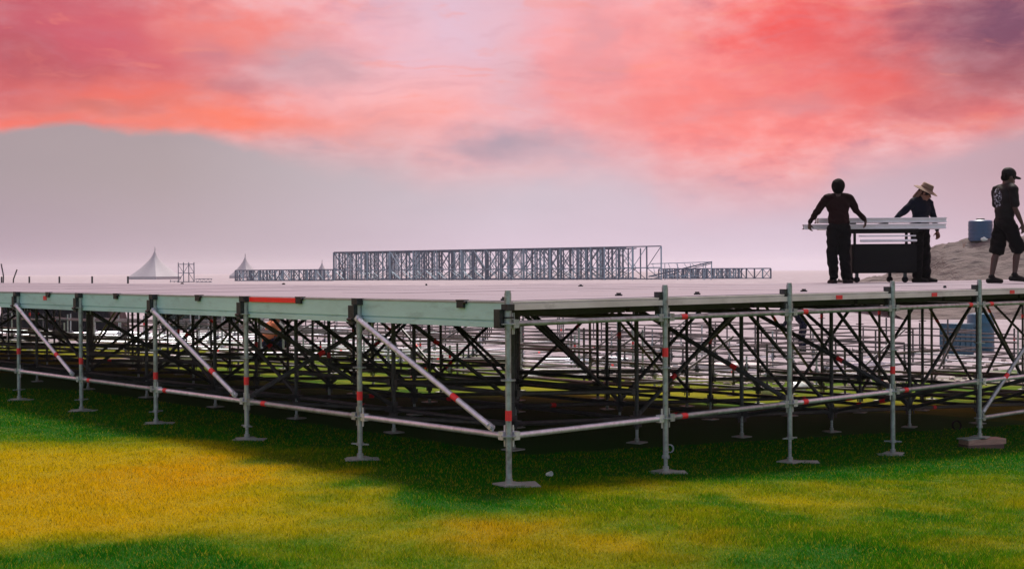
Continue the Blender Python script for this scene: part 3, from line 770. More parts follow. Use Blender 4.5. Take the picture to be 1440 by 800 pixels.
# ------------------------------------------------------------------ far scaffold stages, towers and tents
def far_stage(name, label, pa, pb, zl, rows, gap, nb, hl, mids, sparse=0, seed=1):
    """long open scaffold from pixel pa to pb at depths zl; hl heights above ground"""
    rnd = random.Random(seed)
    A = ground_point(pa, zl[0]); B = ground_point(pb, zl[1]); d = (B - A); L = Vector((d.x, d.y, 0)).length; a = atan2(d.y, d.x)
    s = empty(name, A, a, label=label, cat='scaffold stage')
    tsh = math.tan(a)
    bw = L / nb; sl = (B.z - A.z) / L
    for r in range(rows):
        n0 = 0
        for k in range(nb + 1):
            if r > 0 and k > nb - sparse + r // 2: continue
            h = hl[0] + (hl[1] - hl[0]) * k / nb
            x = k * bw + r * gap * tsh + rnd.uniform(-.36, .36) * bw * (r > 0); y = r * gap; z = sl * k * bw
            m = M['far'] if rnd.random() < .55 else M['farlight']
            link('standard', shared(('fs', m.name), lambda: MB().tube((0, 0, 0), (0, 0, 1), .115, 6).mesh('standard', m)), s, (x, y, z), None, (1, 1, h))
            if k < nb and not (r > 0 and k + 1 > nb - sparse + r // 2):
                for lo_, hi_ in zip((0,) + mids, mids + (1,)):
                    for rep in range(2 if rnd.random() < .22 else 1):
                        q0, q1 = (lo_, hi_) if (rnd.random() < .5) ^ (rep == 1) else (hi_, lo_)
                        m = M['far'] if rnd.random() < .5 else M['farlight']
                        p0 = Vector((x, y, z + q0 * h)); p1 = Vector((x + bw, y, z + q1 * h)); Lb = (p1 - p0).length
                        link('brace', shared(('fb', m.name), lambda: MB().tube((0, 0, 0), (1, 0, 0), .055, 5).mesh('brace', m)), s, mat=along(p0, p1) @ Matrix.Diagonal((Lb, 1, 1, 1)))
        kk = nb if r == 0 else nb - sparse + r // 2
        kk = min(nb, kk)
        for q, m in [(1.0, M['far'])] + [(w, M['farlight']) for w in mids] + [(.03, M['far'])]:
            h1 = hl[0] + (hl[1] - hl[0]) * kk / nb
            p0 = Vector((r * gap * tsh, r * gap, q * hl[0])); p1 = Vector((kk * bw + r * gap * tsh, r * gap, sl * kk * bw + q * h1)); Lb = (p1 - p0).length
            link('ledger', shared(('fl', m.name), lambda: MB().tube((0, 0, 0), (1, 0, 0), .07, 6).mesh('ledger', m)), s, mat=along(p0, p1) @ Matrix.Diagonal((Lb, 1.3, 1.3, 1)))
    for k in range(nb + 1):                                   # cross ledgers between the rows
        if k > nb - sparse + 1: continue
        h = hl[0] + (hl[1] - hl[0]) * k / nb
        p0 = Vector((k * bw, 0, sl * k * bw + h * .985)); p1 = p0 + Vector((gap * (rows - 1) * tsh, gap * (rows - 1), 0)); Lb = (p1 - p0).length
        if Lb > 0: link('transom', shared('ft', lambda: MB().tube((0, 0, 0), (1, 0, 0), .06, 6).mesh('transom', M['far'])), s, mat=along(p0, p1) @ Matrix.Diagonal((Lb, 1, 1, 1)))
    return s
def ground_point(px, Z):
    x = (px - 720) / F * Z; return Vector((x, Z, ground_z(x, Z)))
far_stage('scaffold_stage', 'tall long open scaffold stage on the horizon, the largest of the far frames', 470, 930, (215, 186), 8, 2.2, 26, (4.55, 4.7), (.36,), 4, 3)
far_stage('low_stage', 'low row of scaffold bays left of the tall far stage, ending in a blue bay', 331, 468, (215, 205), 5, 2.4, 12, (1.72, 1.75), (), 2, 4)
far_stage('low_stage', 'low row of scaffold bays at the right end of the far stages', 938, 1084, (200, 195), 5, 2.4, 13, (1.55, 1.5), (), 4, 5)
# frame with a tilted truss leaning between them
p = ground_point(915, 180); s = empty('tilted_truss', p, 0, label='scaffold frame with a slanting truss beside the right end of the tall far stage', cat='scaffold truss')
sc = 180 / F
def ft(x0, y0, x1, y1, nm, m='far', r=.06):
    a = Vector(((x0 - 915) * sc, 0, (391 - y0) * sc)); b = Vector(((x1 - 915) * sc, 0, (391 - y1) * sc)); L = (b - a).length
    link(nm, MB().tube((0, 0, 0), (L, 0, 0), r, 6).mesh(nm, M[m]), s, mat=along(a, b))
ft(915, 368, 1001, 366, 'chord', 'farlight'); ft(912, 386, 1001, 366, 'chord', 'far', .10); ft(915, 390, 1001, 368, 'chord'); ft(1000, 391, 1001, 365, 'standard', 'farlight', .08); ft(991, 391, 993, 367, 'standard', 'farlight')
for k in range(7): ft(918 + k * 11, 368, 922 + k * 11.5, 386 - k * 2.6, 'lacing', 'farlight', .04)
for k in range(4): ft(935 + k * 18, 391, 935 + k * 18, 368, 'standard', 'farlight', .05)
ft(915, 386, 990, 385, 'ledger', 'farlight')
# small lattice tower and low lattice beside it
p = ground_point(262, 190); s = empty('scaffold_tower', p, .25, label='small square scaffold tower on the horizon between the two white tents', cat='scaffold tower')
w, d, h = 2.2, 1.6, 2.75
for x in (-w / 2, -w / 6, w / 6, w / 2):
    for y in (0, d): link('standard', shared('tws', lambda: MB().tube((0, 0, 0), (0, 0, h + .12), .055, 6).mesh('standard', M['far'])), s, (x, y, 0))
for z in (.1, 1.35, h - .15):
    for y in (0, d): link('ledger', shared('twl', lambda: MB().tube((-w / 2, 0, 0), (w / 2, 0, 0), .05, 6).mesh('ledger', M['far'])), s, (0, y, z))
for x0, x1, z0, z1 in ((-w / 2, -w / 6, .1, 1.35), (w / 6, w / 2, 1.35, .1), (-w / 6, w / 6, 1.35, h - .15), (w / 6, w / 2, h - .15, 1.35), (-w / 2, -w / 6, h - .2, 1.4)):
    link('brace', MB().tube((x0, 0, z0), (x1, 0, z1), .04, 6).mesh('brace', M['far']), s)
p = ground_point(285, 188); s = empty('lattice_girder', p, .1, label='low dark lattice girder lying on the ground right of the small scaffold tower', cat='girder')
for z in (.05, .5): link('chord', MB().tube((-1, 0, z), (1.3, 0, z), .05, 6).mesh('chord', M['far']), s)
for k in range(8): link('lacing', MB().tube((-1 + k * .29, 0, .05 if k % 2 else .5), (-.71 + k * .29, 0, .5 if k % 2 else .05), .03, 5).mesh('lacing', M['far']), s)
p = ground_point(245, 188); s = empty('barrier_rail', p, 0, label='short low rail on thin posts left of the small scaffold tower', cat='rail')
link('rail', MB().tube((-.6, 0, .18), (.6, 0, .18), .05, 6).mesh('rail', M['far']), s)
for x in (-.55, 0, .5): link('post', MB().tube((x, 0, 0), (x, 0, .42 if x < -.5 else .25), .04, 6).mesh('post', M['far']), s)

def tent(px, Z, peak_py, half, label):
    g = ground_point(px, Z); top = EYE + (horizon(px) - peak_py) / F * Z
    H = top - g.z; s = empty('pagoda_tent', g, pi / 4 + .3, label=label, cat='tent', group='white pagoda tents on the horizon')
    mb = MB(); n = 32; R0 = half; lv = 10
    for k in range(lv + 1):
        t_ = k / lv; r = R0 * ((1 - t_) ** 1.35 * .97 + .03); z = .6 + (H * .86 - .6) * t_
        for i in range(n):
            a = 2 * pi * i / n; c = max(abs(cos(a)), abs(sin(a))); sq = 1 / c * .82 * (1 - t_) + (t_) * .9
            mb.v.append((r * sq * cos(a), r * sq * sin(a), z))
    mb.f = [(k * n + i, k * n + (i + 1) % n, (k + 1) * n + (i + 1) % n, (k + 1) * n + i) for k in range(lv) for i in range(n)]; mb.m = [0] * len(mb.f)
    link('roof', mb.mesh('roof', M['white'], True, 35), s)
    w = MB()
    for i in range(n):
        a = 2 * pi * i / n; c = max(abs(cos(a)), abs(sin(a))); q = R0 * .82 / c * .985; w.v += [(q * cos(a), q * sin(a), 0), (q * cos(a), q * sin(a), .62)]
    w.f = [(2 * i, 2 * ((i + 1) % n), 2 * ((i + 1) % n) + 1, 2 * i + 1) for i in range(n)]; w.m = [0] * n
    link('wall', w.mesh('wall', M['white'], False), s)
    link('mast', MB().tube((0, 0, H * .85), (0, 0, H), .06, 8, .03).mesh('mast', M['white']), s)
    f = MB(); f.add([(0, 0, H * .86), (.28, .02, H * .89), (.16, -.02, H * .94), (0, 0, H), (-.02, .03, H), (-.02, .03, H * .86)], [(0, 1, 2, 3), (5, 4, 3, 0), (5, 1, 0), (5, 1, 2, 4)])
    link('pennant', f.mesh('pennant', M['galv'], False), s)
tent(218, 300, 347, 5.0, 'largest white peaked tent, on the horizon left of the small scaffold tower')
tent(345, 330, 356, 3.4, 'white peaked tent rising behind the left end of the low far scaffold row')
tent(453, 340, 365, 2.0, 'white tent tip just visible left of the tall far stage')
# two bent bars standing at the far left
for px, top, lab in ((4, 371, 'bent dark bar standing up at the left edge, taller of two'), (18, 379, 'shorter bent bar standing beside the taller one at the left edge')):
    v = 14.6 * BV if px == 18 else 14.95 * BV; b = point(px, 397, 36.5); b.z = TOP - .3
    H = EYE + (horizon(px) - top) / F * 36.5 - b.z
    tag(link('steel_bar', MB().tube((0, 0, -.0), (.02, 0, H * .6), .018, 6).tube((.02, 0, H * .6), (.02 + (.10 if px == 18 else -.06), 0, H), .018, 6).mesh('steel_bar', M['galv_dark']), None, b), lab, 'steel bar')

# ------------------------------------------------------------------ people
def remesh(mb, name, m, vox, smooth=4, fold=0.0, seed=0):
    me = mb.mesh(name, m, False); o = bpy.data.objects.new('tmp', me); COL.objects.link(o)
    a = o.modifiers.new('r', 'REMESH'); a.mode = 'VOXEL'; a.voxel_size = vox
    b = o.modifiers.new('s', 'SMOOTH'); b.factor = .5; b.iterations = smooth
    dg = bpy.context.evaluated_depsgraph_get(); ev = o.evaluated_get(dg); new = bpy.data.meshes.new_from_object(ev); new.name = name
    bpy.data.objects.remove(o); bpy.data.meshes.remove(me)
    if fold:
        n = len(new.vertices); co = np.empty(n * 3, np.float32); no = np.empty(n * 3, np.float32)
        new.vertices.foreach_get('co', co); new.vertices.foreach_get('normal', no); co = co.reshape(-1, 3); no = no.reshape(-1, 3)
        d = np.array([noise.noise((float(p[0]) * 9 + seed, float(p[1]) * 9, float(p[2]) * 14 + float(p[0]) * 6)) for p in co]) * fold
        co += no * d[:, None]; new.vertices.foreach_set('co', co.ravel())
    new.materials.clear(); new.materials.append(m); new.shade_smooth(); new.update(); return new
V = Vector
def hand(mb, wrist, d, palm, curl=.5, side=1):
    """palm plus four bent fingers and a thumb; d points to the finger tips, palm is the palm normal"""
    d = V(d).normalized(); pn = V(palm); pn = (pn - d * pn.dot(d)).normalized(); s = d.cross(pn).normalized() * side
    w = V(wrist)
    mb.limb(w, .025, w + d * .045, .028, 10)
    for k in range(4): mb.limb(w + d * .035 + s * (k - 1.5) * .012, .017, w + d * .09 + s * (k - 1.5) * .021, .0125, 8)
    for k, l in enumerate((.070, .080, .074, .056)):
        b = w + d * .092 + s * (k - 1.5) * .0215; e1 = (d * cos(curl) + pn * sin(curl)); e2 = (d * cos(curl * 2.1) + pn * sin(curl * 2.1))
        m1 = b + e1 * l * .52; mb.limb(b, .0105, m1, .0098, 8); mb.limb(m1, .0098, m1 + e2 * l * .5, .0085, 8)
    b = w + d * .03 - s * .028; m1 = b + (d * .6 - s * .75 + pn * .3).normalized() * .042; mb.limb(b, .014, m1, .0115, 8); mb.limb(m1, .0115, m1 + (d * .8 - s * .3 + pn * .45).normalized() * .032, .0095, 8)
def person(label, loc, rz, J, wear, skin, vox=.009, scale=1.0, sleeves='long', legs='long', hands=(.5, .5), group=None):
    """J: joints in the person's own frame, +y is where the chest points. wear: materials"""
    root = empty('person', loc, rz, label=label, cat='person', group=group); root.scale = (scale,) * 3
    pel, ch, nk, hd = V(J['pelvis']), V(J['chest']), V(J['neck']), V(J['head'])
    hf = V(J.get('look', (0, 1, 0))).normalized(); up = (hd - nk).normalized(); rt = hf.cross(up).normalized(); hf = up.cross(rt).normalized()
    hm_ = Matrix((rt, hf, up)).transposed()
    hd = nk + (hd - nk) * .92; HS = 1.10
    H = lambda x, y, z: hd + hm_ @ V((x, y, z)) * HS
    tx = V(J['shR']) - V(J['shL']); tx.normalize(); ax = (ch - pel).normalized(); ty = ax.cross(tx).normalized(); tx = ty.cross(ax).normalized(); tm = Matrix((tx, ty, ax)).transposed()
    b = MB()
    # head
    b.ball(H(0, -.012, .025), (0.080, 0.103, 0.108), 20, hm_); b.ball(H(0, .028, -.045), (0.059, 0.068, 0.075), 16, hm_)
    b.ball(H(0, .070, -.088), (.024, .020, .018), 10, hm_)
    b.limb(H(0, .088, .008), .009, H(0, .108, -.030), .0145, 8); b.ball(H(-.013, .095, -.034), .009, 8); b.ball(H(.013, .095, -.034), .009, 8)
    b.limb(H(-.022, .088, -.060), .008, H(.022, .088, -.060), .008, 8); b.limb(H(-.035, .078, .022), .011, H(.035, .078, .022), .011, 8)
    for s in (-1, 1): b.ball(H(s * .076, -.008, -.008), (.011, .02, .031), 10, hm_)
    b.limb(nk - ax * .04, .070, hd + hm_ @ V((0, -.015, -.05)), .060, 14)
    # trunk
    def trunk(mb, g, low=True):
        mb.ball(ch + tm @ V((0, 0, .03)), (.185 + g, .12 + g, .18 + g), 20, tm); mb.ball(ch + tm @ V((0, 0, .11)), (.185 + g, .085 + g, .085 + g), 18, tm)
        mb.ball((ch + pel) / 2 + tm @ V((0, .005, 0)), (.168 + g, .118 + g, .18 + g), 20, tm)
        if low: mb.ball(pel + V((0, 0, .02)), (.158 + g, .11 + g, .12 + g), 20, tm)
        for s, k in ((-1, 'shL'), (1, 'shR')): mb.limb(V(J[k]), .058 + g, nk + tm @ V((s * .05, 0, -.005)), .056 + g * .6, 12)
    trunk(b, -.012)
    for k in 'LR':
        sh, el, wr = V(J['sh' + k]), V(J['el' + k]), V(J['wr' + k])
        b.limb(sh, .049, (sh + el) / 2 * 1.0, .046); b.limb((sh + el) / 2, .046, el, .037); b.limb(el, .038, el + (wr - el) * .35, .039); b.limb(el + (wr - el) * .35, .039, wr, .025)
        hdir = J.get('hd' + k, wr - el); hand(b, wr, hdir, J.get('pn' + k, (0, -.3, -1)), hands[0 if k == 'L' else 1], 1 if k == 'R' else -1)
        hp, kn, an = V(J['hp' + k]), V(J['kn' + k]), V(J['an' + k]); fd = V(J.get('fd' + k, (0, 1, 0))).normalized()
        b.limb(hp, .080, (hp + kn) / 2, .066); b.limb((hp + kn) / 2, .066, kn, .048); bk = V((0, -.018, 0)) if True else V()
        c = kn + (an - kn) * .3 - fd * .014; b.limb(kn, .047, c, .054); b.limb(c, .054, an, .033)
        b.limb(an - fd * .03 - V((0, 0, .045)), .03, an + fd * .13 - V((0, 0, .055)), .026)
    body = remesh(b, 'body', skin, vox, 3); link('body', body, root)
    # shirt
    sb = MB(); trunk(sb, .014, not wear.get('tuck'))
    for k in 'LR':
        sh, el, wr = V(J['sh' + k]), V(J['el' + k]), V(J['wr' + k])
        if sleeves == 'long':
            sb.limb(sh, .072, el, .058); sb.limb(el, .057, wr + (el - wr) * .06, .039)
        else:
            e = sh + (el - sh) * .78; sb.limb(sh, .068, e, .068)
    hem = pel + V((0, 0, .10 if wear.get('tuck') else .0)); sb.ball(hem, (.180, .135, .08), 18)
    link('shirt', remesh(sb, 'shirt', wear['shirt'], vox * 1.15, 3, .018, 2), root)
    # trousers or shorts
    tb = MB(); tb.ball(pel + V((0, 0, .0)), (.172, .128, .13), 18, tm)
    for k in 'LR':
        hp, kn, an = V(J['hp' + k]), V(J['kn' + k]), V(J['an' + k])
        if legs == 'long':
            tb.limb(hp, .112, (hp + kn) / 2, .104); tb.limb((hp + kn) / 2, .104, kn, .090); tb.limb(kn, .090, kn + (an - kn) * .4, .090); tb.limb(kn + (an - kn) * .4, .090, an + (kn - an) * .04, .078)
        else:
            e = kn + (hp - kn) * .04; tb.limb(hp, .112, e, .102); tb.tube(hp, e + (e - hp).normalized() * .05, .11, 14, .112)
    link('trousers' if legs == 'long' else 'shorts', remesh(tb, 'trousers', wear['legs'], vox * 1.15, 3, .024, 8), root)
    for k in 'LR':
        an = V(J['an' + k]); fd = V(J.get('fd' + k, (0, 1, 0))).normalized(); s = MB()
        fx = J.get('tilt' + k, 0)
        hl = an - fd * .055 - V((0, 0, .055)); tt = an + fd * .165 - V((0, 0, .062 + fx)); md = an + fd * .03 - V((0, 0, .04))
        s.limb(hl, .042, md, .05, 12); s.limb(md, .05, tt, .036, 12); s.limb(an, .050, an - V((0, 0, .05)), .048, 12)
        sd_ = V((0, 0, 1)).cross(fd); 
        for w_ in (-.018, .018): s.limb(hl + sd_ * w_ - V((0, 0, .012)), .028, tt + sd_ * w_ - V((0, 0, .006)), .028, 10)
        link('shoe', remesh(s, 'shoe', wear['shoe'], .009, 2), root)
    head = wear.get('head')
    if head == 'hair':
        bk = wear.get('bulk', 1); h = MB(); h.ball(H(0, -.022, .034), (.090 * bk, .105 * bk, .105 * bk), 20, hm_); h.ball(H(0, -.05, -.015), (.080 * bk, .068 * bk, .083 * bk), 16, hm_)
        link('hair', remesh(h, 'hair', M['hair'], .011, 2, .006, 5), root)
    elif head == 'cap':
        h = MB(); h.ball(H(0, -.014, .045), (0.091, 0.113, 0.101), 20, hm_); h.ball(H(0, -.05, -.01), (0.077, 0.066, 0.066), 14, hm_)
        link('hair', remesh(h, 'hair', M['hair'], .011, 2), root)
        c = MB(); c.ball(H(0, -.012, .058), (0.097, 0.119, 0.097), 20, hm_); c.v = [q for q in c.v]
        c2 = MB(); c2.ball(H(0, .105, .042), (0.077, 0.094, 0.015), 18, hm_)
        cap = link('cap', remesh(c, 'cap', M['black'], .012, 2), root); link('brim', remesh(c2, 'brim', M['black'], .008, 2), cap)
    elif head == 'hat':
        h = MB(); h.ball(H(0, -.016, .03), (0.089, 0.110, 0.105), 18, hm_); link('hair', remesh(h, 'hair', M['hair'], .012, 2), root)
        hb = MB()
        for (r, z) in ((.0, .03),): pass
        prf = [(.088, .050), (.100, .056), (.150, .046), (.190, .030), (.192, .036), (.152, .056), (.104, .068), (.094, .080), (.088, .135), (.076, .152), (.03, .150)]
        q = MB().lathe(prf, 28); q.v = [tuple(H(x * .92, y * 1.05 - .01, z)) for x, y, z in q.v]; hat = link('sun_hat', q.mesh('sun_hat', M['straw'], True, 50), root)
        band = MB().lathe([(.097, .072), (.0955, .094), (.093, .094), (.093, .072)], 28); band.v = [tuple(H(x * .92, y * 1.05 - .01, z)) for x, y, z in band.v]
        link('hat_band', band.mesh('hat_band', M['flap']), hat)
        fl = MB(); 
        for s in (-1, 0, 1): fl.limb(H(s * .05, -.085 + abs(s) * .025, .035), .03, H(s * .075, -.13 + abs(s) * .05, -.13), .026, 10)
        link('neck_flap', remesh(fl, 'neck_flap', M['flap'], .01, 3), root)
    elif head == 'white_cap':
        h = MB(); h.ball(H(0, -.012, .05), (0.095, 0.116, 0.097), 18, hm_); link('cap', remesh(h, 'cap', M['offwhite'], .014, 2), root)
    if wear.get('eyes', True):
        for s in (-1, 1): link('eye', MB().ball(H(s * .031, .079, .004), .0115, 8).mesh('eye', M['black']), root)
    return root
D = TOP + .002
# man at the left of the trolley, back to us, arms spread over the beams
pm = point(1180, 0, 22.3)
J1 = dict(pelvis=(0, 0, .93), chest=(0, .05, 1.27), neck=(0, .06, 1.46), head=(.012, .10, 1.60), look=(.15, 1, -.35),
          shL=(-.20, .05, 1.42), elL=(-.34, .16, 1.19), wrL=(-.425, .30, 1.02), shR=(.20, .05, 1.42), elR=(.335, .16, 1.22), wrR=(.52, .30, 1.075),
          hdL=(.05, .3, -.9), pnL=(.6, .3, 0), hdR=(.25, .45, -.75), pnR=(-.5, .3, -.2),
          hpL=(-.09, 0, .90), knL=(-.105, .02, .49), anL=(-.10, -.03, .085), hpR=(.09, 0, .90), knR=(.095, .04, .49), anR=(.125, -.0, .085), fdL=(-.15, 1, 0), fdR=(.75, .9, 0))
person('dark-haired worker in a maroon shirt, back turned, arms spread over the pale beams', (pm.x, pm.y, D), 0, J1, dict(shirt=M['maroon'], legs=M['trouser'], shoe=M['boot'], head='hair', tuck=True, bulk=1.25), M['skin'])
# man with the sun hat behind the trolley
pm = point(1294, 0, 23.2)
J2 = dict(pelvis=(0, 0, .92), chest=(0, .02, 1.26), neck=(0, .04, 1.45), head=(-.03, .10, 1.575), look=(-.63, .71, -.42),
          shL=(-.19, .03, 1.40), elL=(-.274, .066, 1.12), wrL=(-.30, .12, .90), shR=(.19, .03, 1.40), elR=(.336, -.08, 1.22), wrR=(.50, -.15, 1.09),
          hdL=(-.05, .12, -.9), pnL=(.6, .2, 0), hdR=(.8, -.3, -.25), pnR=(0, 0, -1),
          hpL=(-.09, 0, .90), knL=(-.09, .04, .49), anL=(-.10, .04, .085), hpR=(.09, 0, .90), knR=(.085, .03, .49), anR=(.07, -.01, .085), fdL=(-.63, .71, 0), fdR=(-.5, .8, 0))
# faces to the right and partly to us
person('worker in a straw sun hat with neck flap and navy shirt beside the trolley', (pm.x, pm.y, D), radians(-150), J2, dict(shirt=M['navy'], legs=M['trouser'], shoe=M['boot'], head='hat'), M['skin_tan'], scale=.99)
# walking man in shorts at the right edge
pm = point(1413, 0, 20.6)
J3 = dict(pelvis=(0, 0, .93), chest=(0, -.0, 1.28), neck=(0, .03, 1.47), head=(.0, .075, 1.61), look=(0, 1, -.12),
          shL=(-.21, .0, 1.42), elL=(-.225, .03, 1.14), wrL=(-.20, .20, .96), shR=(.21, .0, 1.42), elR=(.235, .01, 1.13), wrR=(.215, .15, .89),
          hdL=(.05, .35, -.85), pnL=(.7, 0, 0), hdR=(-.05, .3, -.85), pnR=(-.7, 0, 0),
          hpL=(-.09, 0, .90), knL=(-.10, -.06, .49), anL=(-.10, -.16, .095), hpR=(.09, 0, .90), knR=(.10, .17, .52), anR=(.10, .10, .125), fdL=(0, 1, 0), fdR=(.12, 1, -.06))
tee = M['black'].copy(); tee.name = 'black_printed_tee'
def tee_print(m):
    t = NT(m.node_tree); b = t.n['Principled BSDF']; co = t.node('ShaderNodeTexCoord').outputs['Object']; x, y, z = t.sep(co)
    back = t.step(y, -.03, -.06)
    a = t.math('DIVIDE', t.math('ADD', x, .03), .115); c = t.math('DIVIDE', t.math('SUBTRACT', z, 1.29), .15)
    q = t.math('MULTIPLY', t.step(t.math('ADD', t.math('MULTIPLY', a, a), t.math('MULTIPLY', c, c)), 1.05, .85), back)
    n = t.noise(t.vmath('MULTIPLY', co, (1.0, .3, 1.0)), 24, 2, .5, 1.6)
    k = t.math('MULTIPLY', q, t.step(n, .50, .56))
    old = b.inputs['Base Color'].links[0].from_socket
    t.link(t.mix(k, old, (.34, .38, .46)), b.inputs['Base Color'])
tee_print(tee)
person('man in black printed tee, shorts and cap walking at the right edge of the deck', (pm.x, pm.y, D), radians(-74), J3, dict(shirt=tee, legs=M['trouser'], shoe=M['boot'], head='cap'), M['skin'], sleeves='short', legs='short', scale=1.02)

# workers behind and below the platform
def crouch():
    return dict(pelvis=(0, 0, .42), chest=(0, .16, .72), neck=(0, .24, .88), head=(0, .30, .99), look=(0, 1, -.5), shL=(-.19, .18, .84), elL=(-.24, .34, .62), wrL=(-.12, .52, .50),
                shR=(.19, .18, .84), elR=(.24, .34, .62), wrR=(.12, .52, .50), hpL=(-.10, 0, .40), knL=(-.17, .40, .46), anL=(-.15, .20, .09), hpR=(.10, 0, .40), knR=(.17, .40, .46), anR=(.15, .20, .09))
def stand(lean=0.0):
    return dict(pelvis=(0, 0, .92), chest=(0, .05 + lean * .5, 1.26 - lean * .12), neck=(0, .06 + lean, 1.45 - lean * .35), head=(0, .10 + lean * 1.25, 1.58 - lean * .5), look=(0, 1, -.3 - lean), shL=(-.20, .05 + lean * .9, 1.40 - lean * .32),
                elL=(-.25, .16 + lean, 1.14 - lean * .5), wrL=(-.18, .36 + lean, 1.02 - lean * .7), shR=(.20, .05 + lean * .9, 1.40 - lean * .32), elR=(.25, .16 + lean, 1.14 - lean * .5), wrR=(.18, .36 + lean, 1.02 - lean * .7),
                hpL=(-.09, 0, .90), knL=(-.11, .05, .49), anL=(-.12, .0, .085), hpR=(.09, 0, .90), knR=(.11, .08, .49), anR=(.12, .06, .085))
p = ground_hit(371, 507); person('crouching worker in an orange shirt seen beneath the platform, below the red rail', p, radians(-60), crouch(), dict(shirt=M['orange'], legs=M['bluejean'], shoe=M['boot'], head='hair', eyes=False), M['skin_tan'], .016, scale=1.1)
p = ground_hit(399, 507); person('crouching worker in dark grey with a white cap, right of the orange one', p, radians(70), crouch(), dict(shirt=M['grey'], legs=M['trouser'], shoe=M['boot'], head='white_cap', eyes=False), M['skin'], .016, scale=1.15)
p = ground_hit(121, 468) + V((0, -1.0, 0)); p.z = ground_z(p.x, p.y); person('standing worker in dark green clothes before the black tarpaulin pile', p, radians(40), stand(), dict(shirt=M['green'], legs=M['green'], shoe=M['offwhite'], head='hair', eyes=False), M['skin_tan'], .016)
p = ground_hit(1130, 497); person('worker in navy bending forward, seen beneath the platform behind the third right leg', p, radians(80), stand(.35), dict(shirt=M['navy'], legs=M['bluejean'], shoe=M['boot'], head='hair', eyes=False), M['skin'], .016)

# ------------------------------------------------------------------ trolley and beams on the deck
pc = point(1238, 0, 23.0)
tr = empty('trolley', (pc.x, pc.y, D), -.03, label='black boxy equipment trolley on castors between the two workers on deck', cat='trolley')
cb = bmesh.new(); bmesh.ops.create_cube(cb, size=1); bmesh.ops.scale(cb, vec=(1.10, .62, .50), verts=cb.verts); bmesh.ops.translate(cb, vec=(0, 0, .41), verts=cb.verts); bmesh.ops.bevel(cb, geom=cb.edges[:], offset=.025, segments=2, affect='EDGES')
me = bpy.data.meshes.new('case_body'); cb.to_mesh(me); cb.free(); me.materials.append(M['black']); link('case_body', me, tr)
for x in (-.5, .52): 
    for y in (-.27, .27): link('upright', shared('upr', lambda: MB().box((0, 0, .78), (.04, .04, .26)).mesh('upright', M['black'], False)), tr, (x, y, 0))
link('top_frame', MB().box((0, -.27, .885), (1.16, .05, .06)).box((0, .27, .885), (1.16, .05, .06)).box((-.55, 0, .885), (.05, .5, .05)).box((.55, 0, .885), (.05, .5, .05)).mesh('top_frame', M['black'], False), tr)
for z, x0, x1, r in ((.795, -.43, .52, .013), (.715, -.40, .53, .022)):
    link('rail', MB().tube((x0, -.31, z), (x1, -.31, z), r, 10).ball((x0, -.31, z), r, 8).ball((x1, -.31, z), r, 8).mesh('rail', M['alu']), tr)
link('handle', MB().tube((-.62, -.29, .80), (-.62, .29, .80), .02, 8).box((-.75, 0, .86), (.34, .10, .09)).mesh('handle', M['black']), tr)
for x, y in ((-.46, -.24), (.36, -.24), (-.46, .20), (.22, .24)):
    c = link('castor', MB().box((0, 0, .13), (.05, .06, .08)).tube((-.0, -.03, .12), (0, .03, .12), .012, 8).mesh('castor', M['iron'], False), tr, (x, y, 0))
    link('wheel', shared('whl', lambda: MB().tube((0, -.022, .052), (0, .022, .052), .052, 16).mesh('wheel', M['black'])), c)
def beam(x, y, z, L, rz, label, ry=0):
    prof = [(-.075, .0), (.075, 0), (.075, .014), (.012, .02), (.012, .062), (.075, .068), (.075, .082), (-.075, .082), (-.075, .068), (-.035, .062), (-.035, .020), (-.075, .014)]
    mb = MB().prism(prof, -L / 2, L / 2); mb.f = [f[::-1] for f in mb.f]; mb.m = [0] * (len(mb.f) - 2) + [1, 1]
    o = link('aluminium_beam', mb.mesh('aluminium_beam', [M['alu'], M['aluend']], False), None, (pc.x + x, pc.y + y, D + z), (0, ry, rz))
    return tag(o, label, 'beam', 'pale aluminium beams stacked on the trolley')
beam(-.16, -.20, .918, 2.42, -.03, 'lower front pale beam on the trolley, reaching farthest left')
[link('spacer', shared('spc', lambda: MB().box((0, 0, .011), (.06, .5, .022)).mesh('spacer', M['black'], False)), tr, (xx, 0, 1.0015)) for xx in (-.5, .05, .6)]
beam(.0, .0, .918, 2.1, -.01, 'lower middle pale beam on the trolley, hidden behind the front one')
beam(.02, .2, .918, 2.1, .0, 'lower rear pale beam on the trolley')
beam(-.02, -.17, 1.026, 2.18, -.03, 'upper front pale beam on the trolley, under the hands of both workers')
beam(-.04, .03, 1.026, 2.16, .01, 'upper rear pale beam on the trolley, seen only edge on behind the front one')

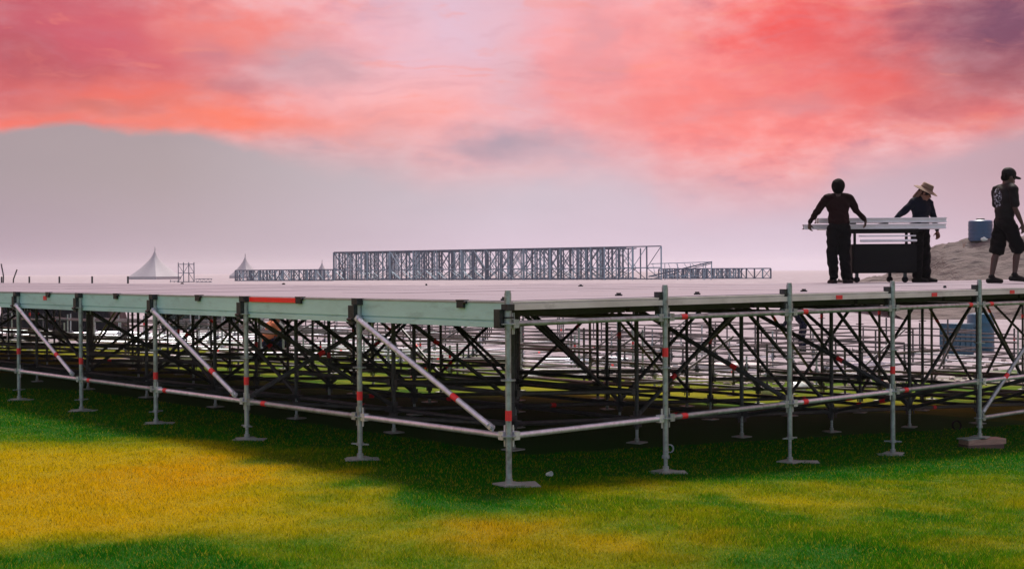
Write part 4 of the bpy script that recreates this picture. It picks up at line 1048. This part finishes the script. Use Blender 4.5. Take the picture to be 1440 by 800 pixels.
# ------------------------------------------------------------------ litter
p = ground_hit(768, 671); tag(link('paper_cup', MB().lathe([(.016, 0), (.022, .055), (.020, .055), (.014, .004)], 14).mesh('paper_cup', M['bag']), None, p + V((0, 0, .022)), (1.3, .2, .6)), 'small pale cup lying on the grass right of the front corner leg', 'cup')
p = ground_hit(940, 637); tag(link('pipe_ring', MB().lathe([(.035, 0), (.045, 0), (.045, .02), (.035, .02), (.035, 0)], 16, cap=False).mesh('pipe_ring', M['galv']), None, p + V((0, 0, .045)), (1.4, 0, .3)), 'small steel ring on the dark ground beside the second right leg', 'ring')
p = ground_hit(1344, 604); tag(link('rubber_ring', MB().lathe([(.055, 0), (.068, .0), (.068, .03), (.055, .03), (.055, 0)], 18, cap=False).mesh('rubber_ring', M['black']), None, p + V((0, 0, .055)), (1.35, 0, .2)), 'small black ring standing in shade left of the timber packing', 'ring')
p = ground_hit(1078, 556); lump('plastic_bag', p, .16, M['bag'], 'crumpled greenish white plastic bag on the grass behind the third right leg', 'bag', 2)
p = ground_hit(1122, 552); lump('plastic_bag', p, .2, M['bag'], 'flatter white plastic bag right of the third right leg beneath the platform', 'bag', 5)
rb = MB()
for k in range(420):
    px, py = U(820, 1440), U(524, 542) if R() < .8 else U(505, 545); q = ground_hit(px, py) if k % 3 == 0 else q + V((U(-.5, .5), U(-.8, .8), 0)); s = U(.03, .11)
    zz = ground_z(q.x, q.y)
    b0 = len(rb.v); rb.ball((q.x, q.y, zz + s * .3), (s, s * U(.6, 1), s * U(.4, .8)), 6)
tag(link('rubble', rb.mesh('rubble', mat('rubble_stone', (.34, .30, .28), .9, 0, .4, 3), False)), 'loose stones and rubble where the turf meets the sand', 'rubble', kind='stuff')
# ------------------------------------------------------------------ air
hv = bpy.data.materials.new('evening_haze'); hv.use_nodes = True; t = NT(hv.node_tree); t.n.clear()
o = t.node('ShaderNodeOutputMaterial'); pv = t.node('ShaderNodeVolumePrincipled'); pv.inputs['Density'].default_value = .00018; pv.inputs['Color'].default_value = (.93, .93, .97, 1); pv.inputs['Anisotropy'].default_value = .2
t.link(pv.outputs[0], o.inputs['Volume'])
tag(link('haze', MB().box((0, 450, 6.2), (4200, 3000, 17)).mesh('haze', hv, False)), 'thin pink evening haze over the whole field', 'haze', kind='stuff')
SC.cycles.volume_bounces = 1; SC.cycles.max_bounces = 6; SC.cycles.diffuse_bounces = 2; SC.cycles.use_denoising = True
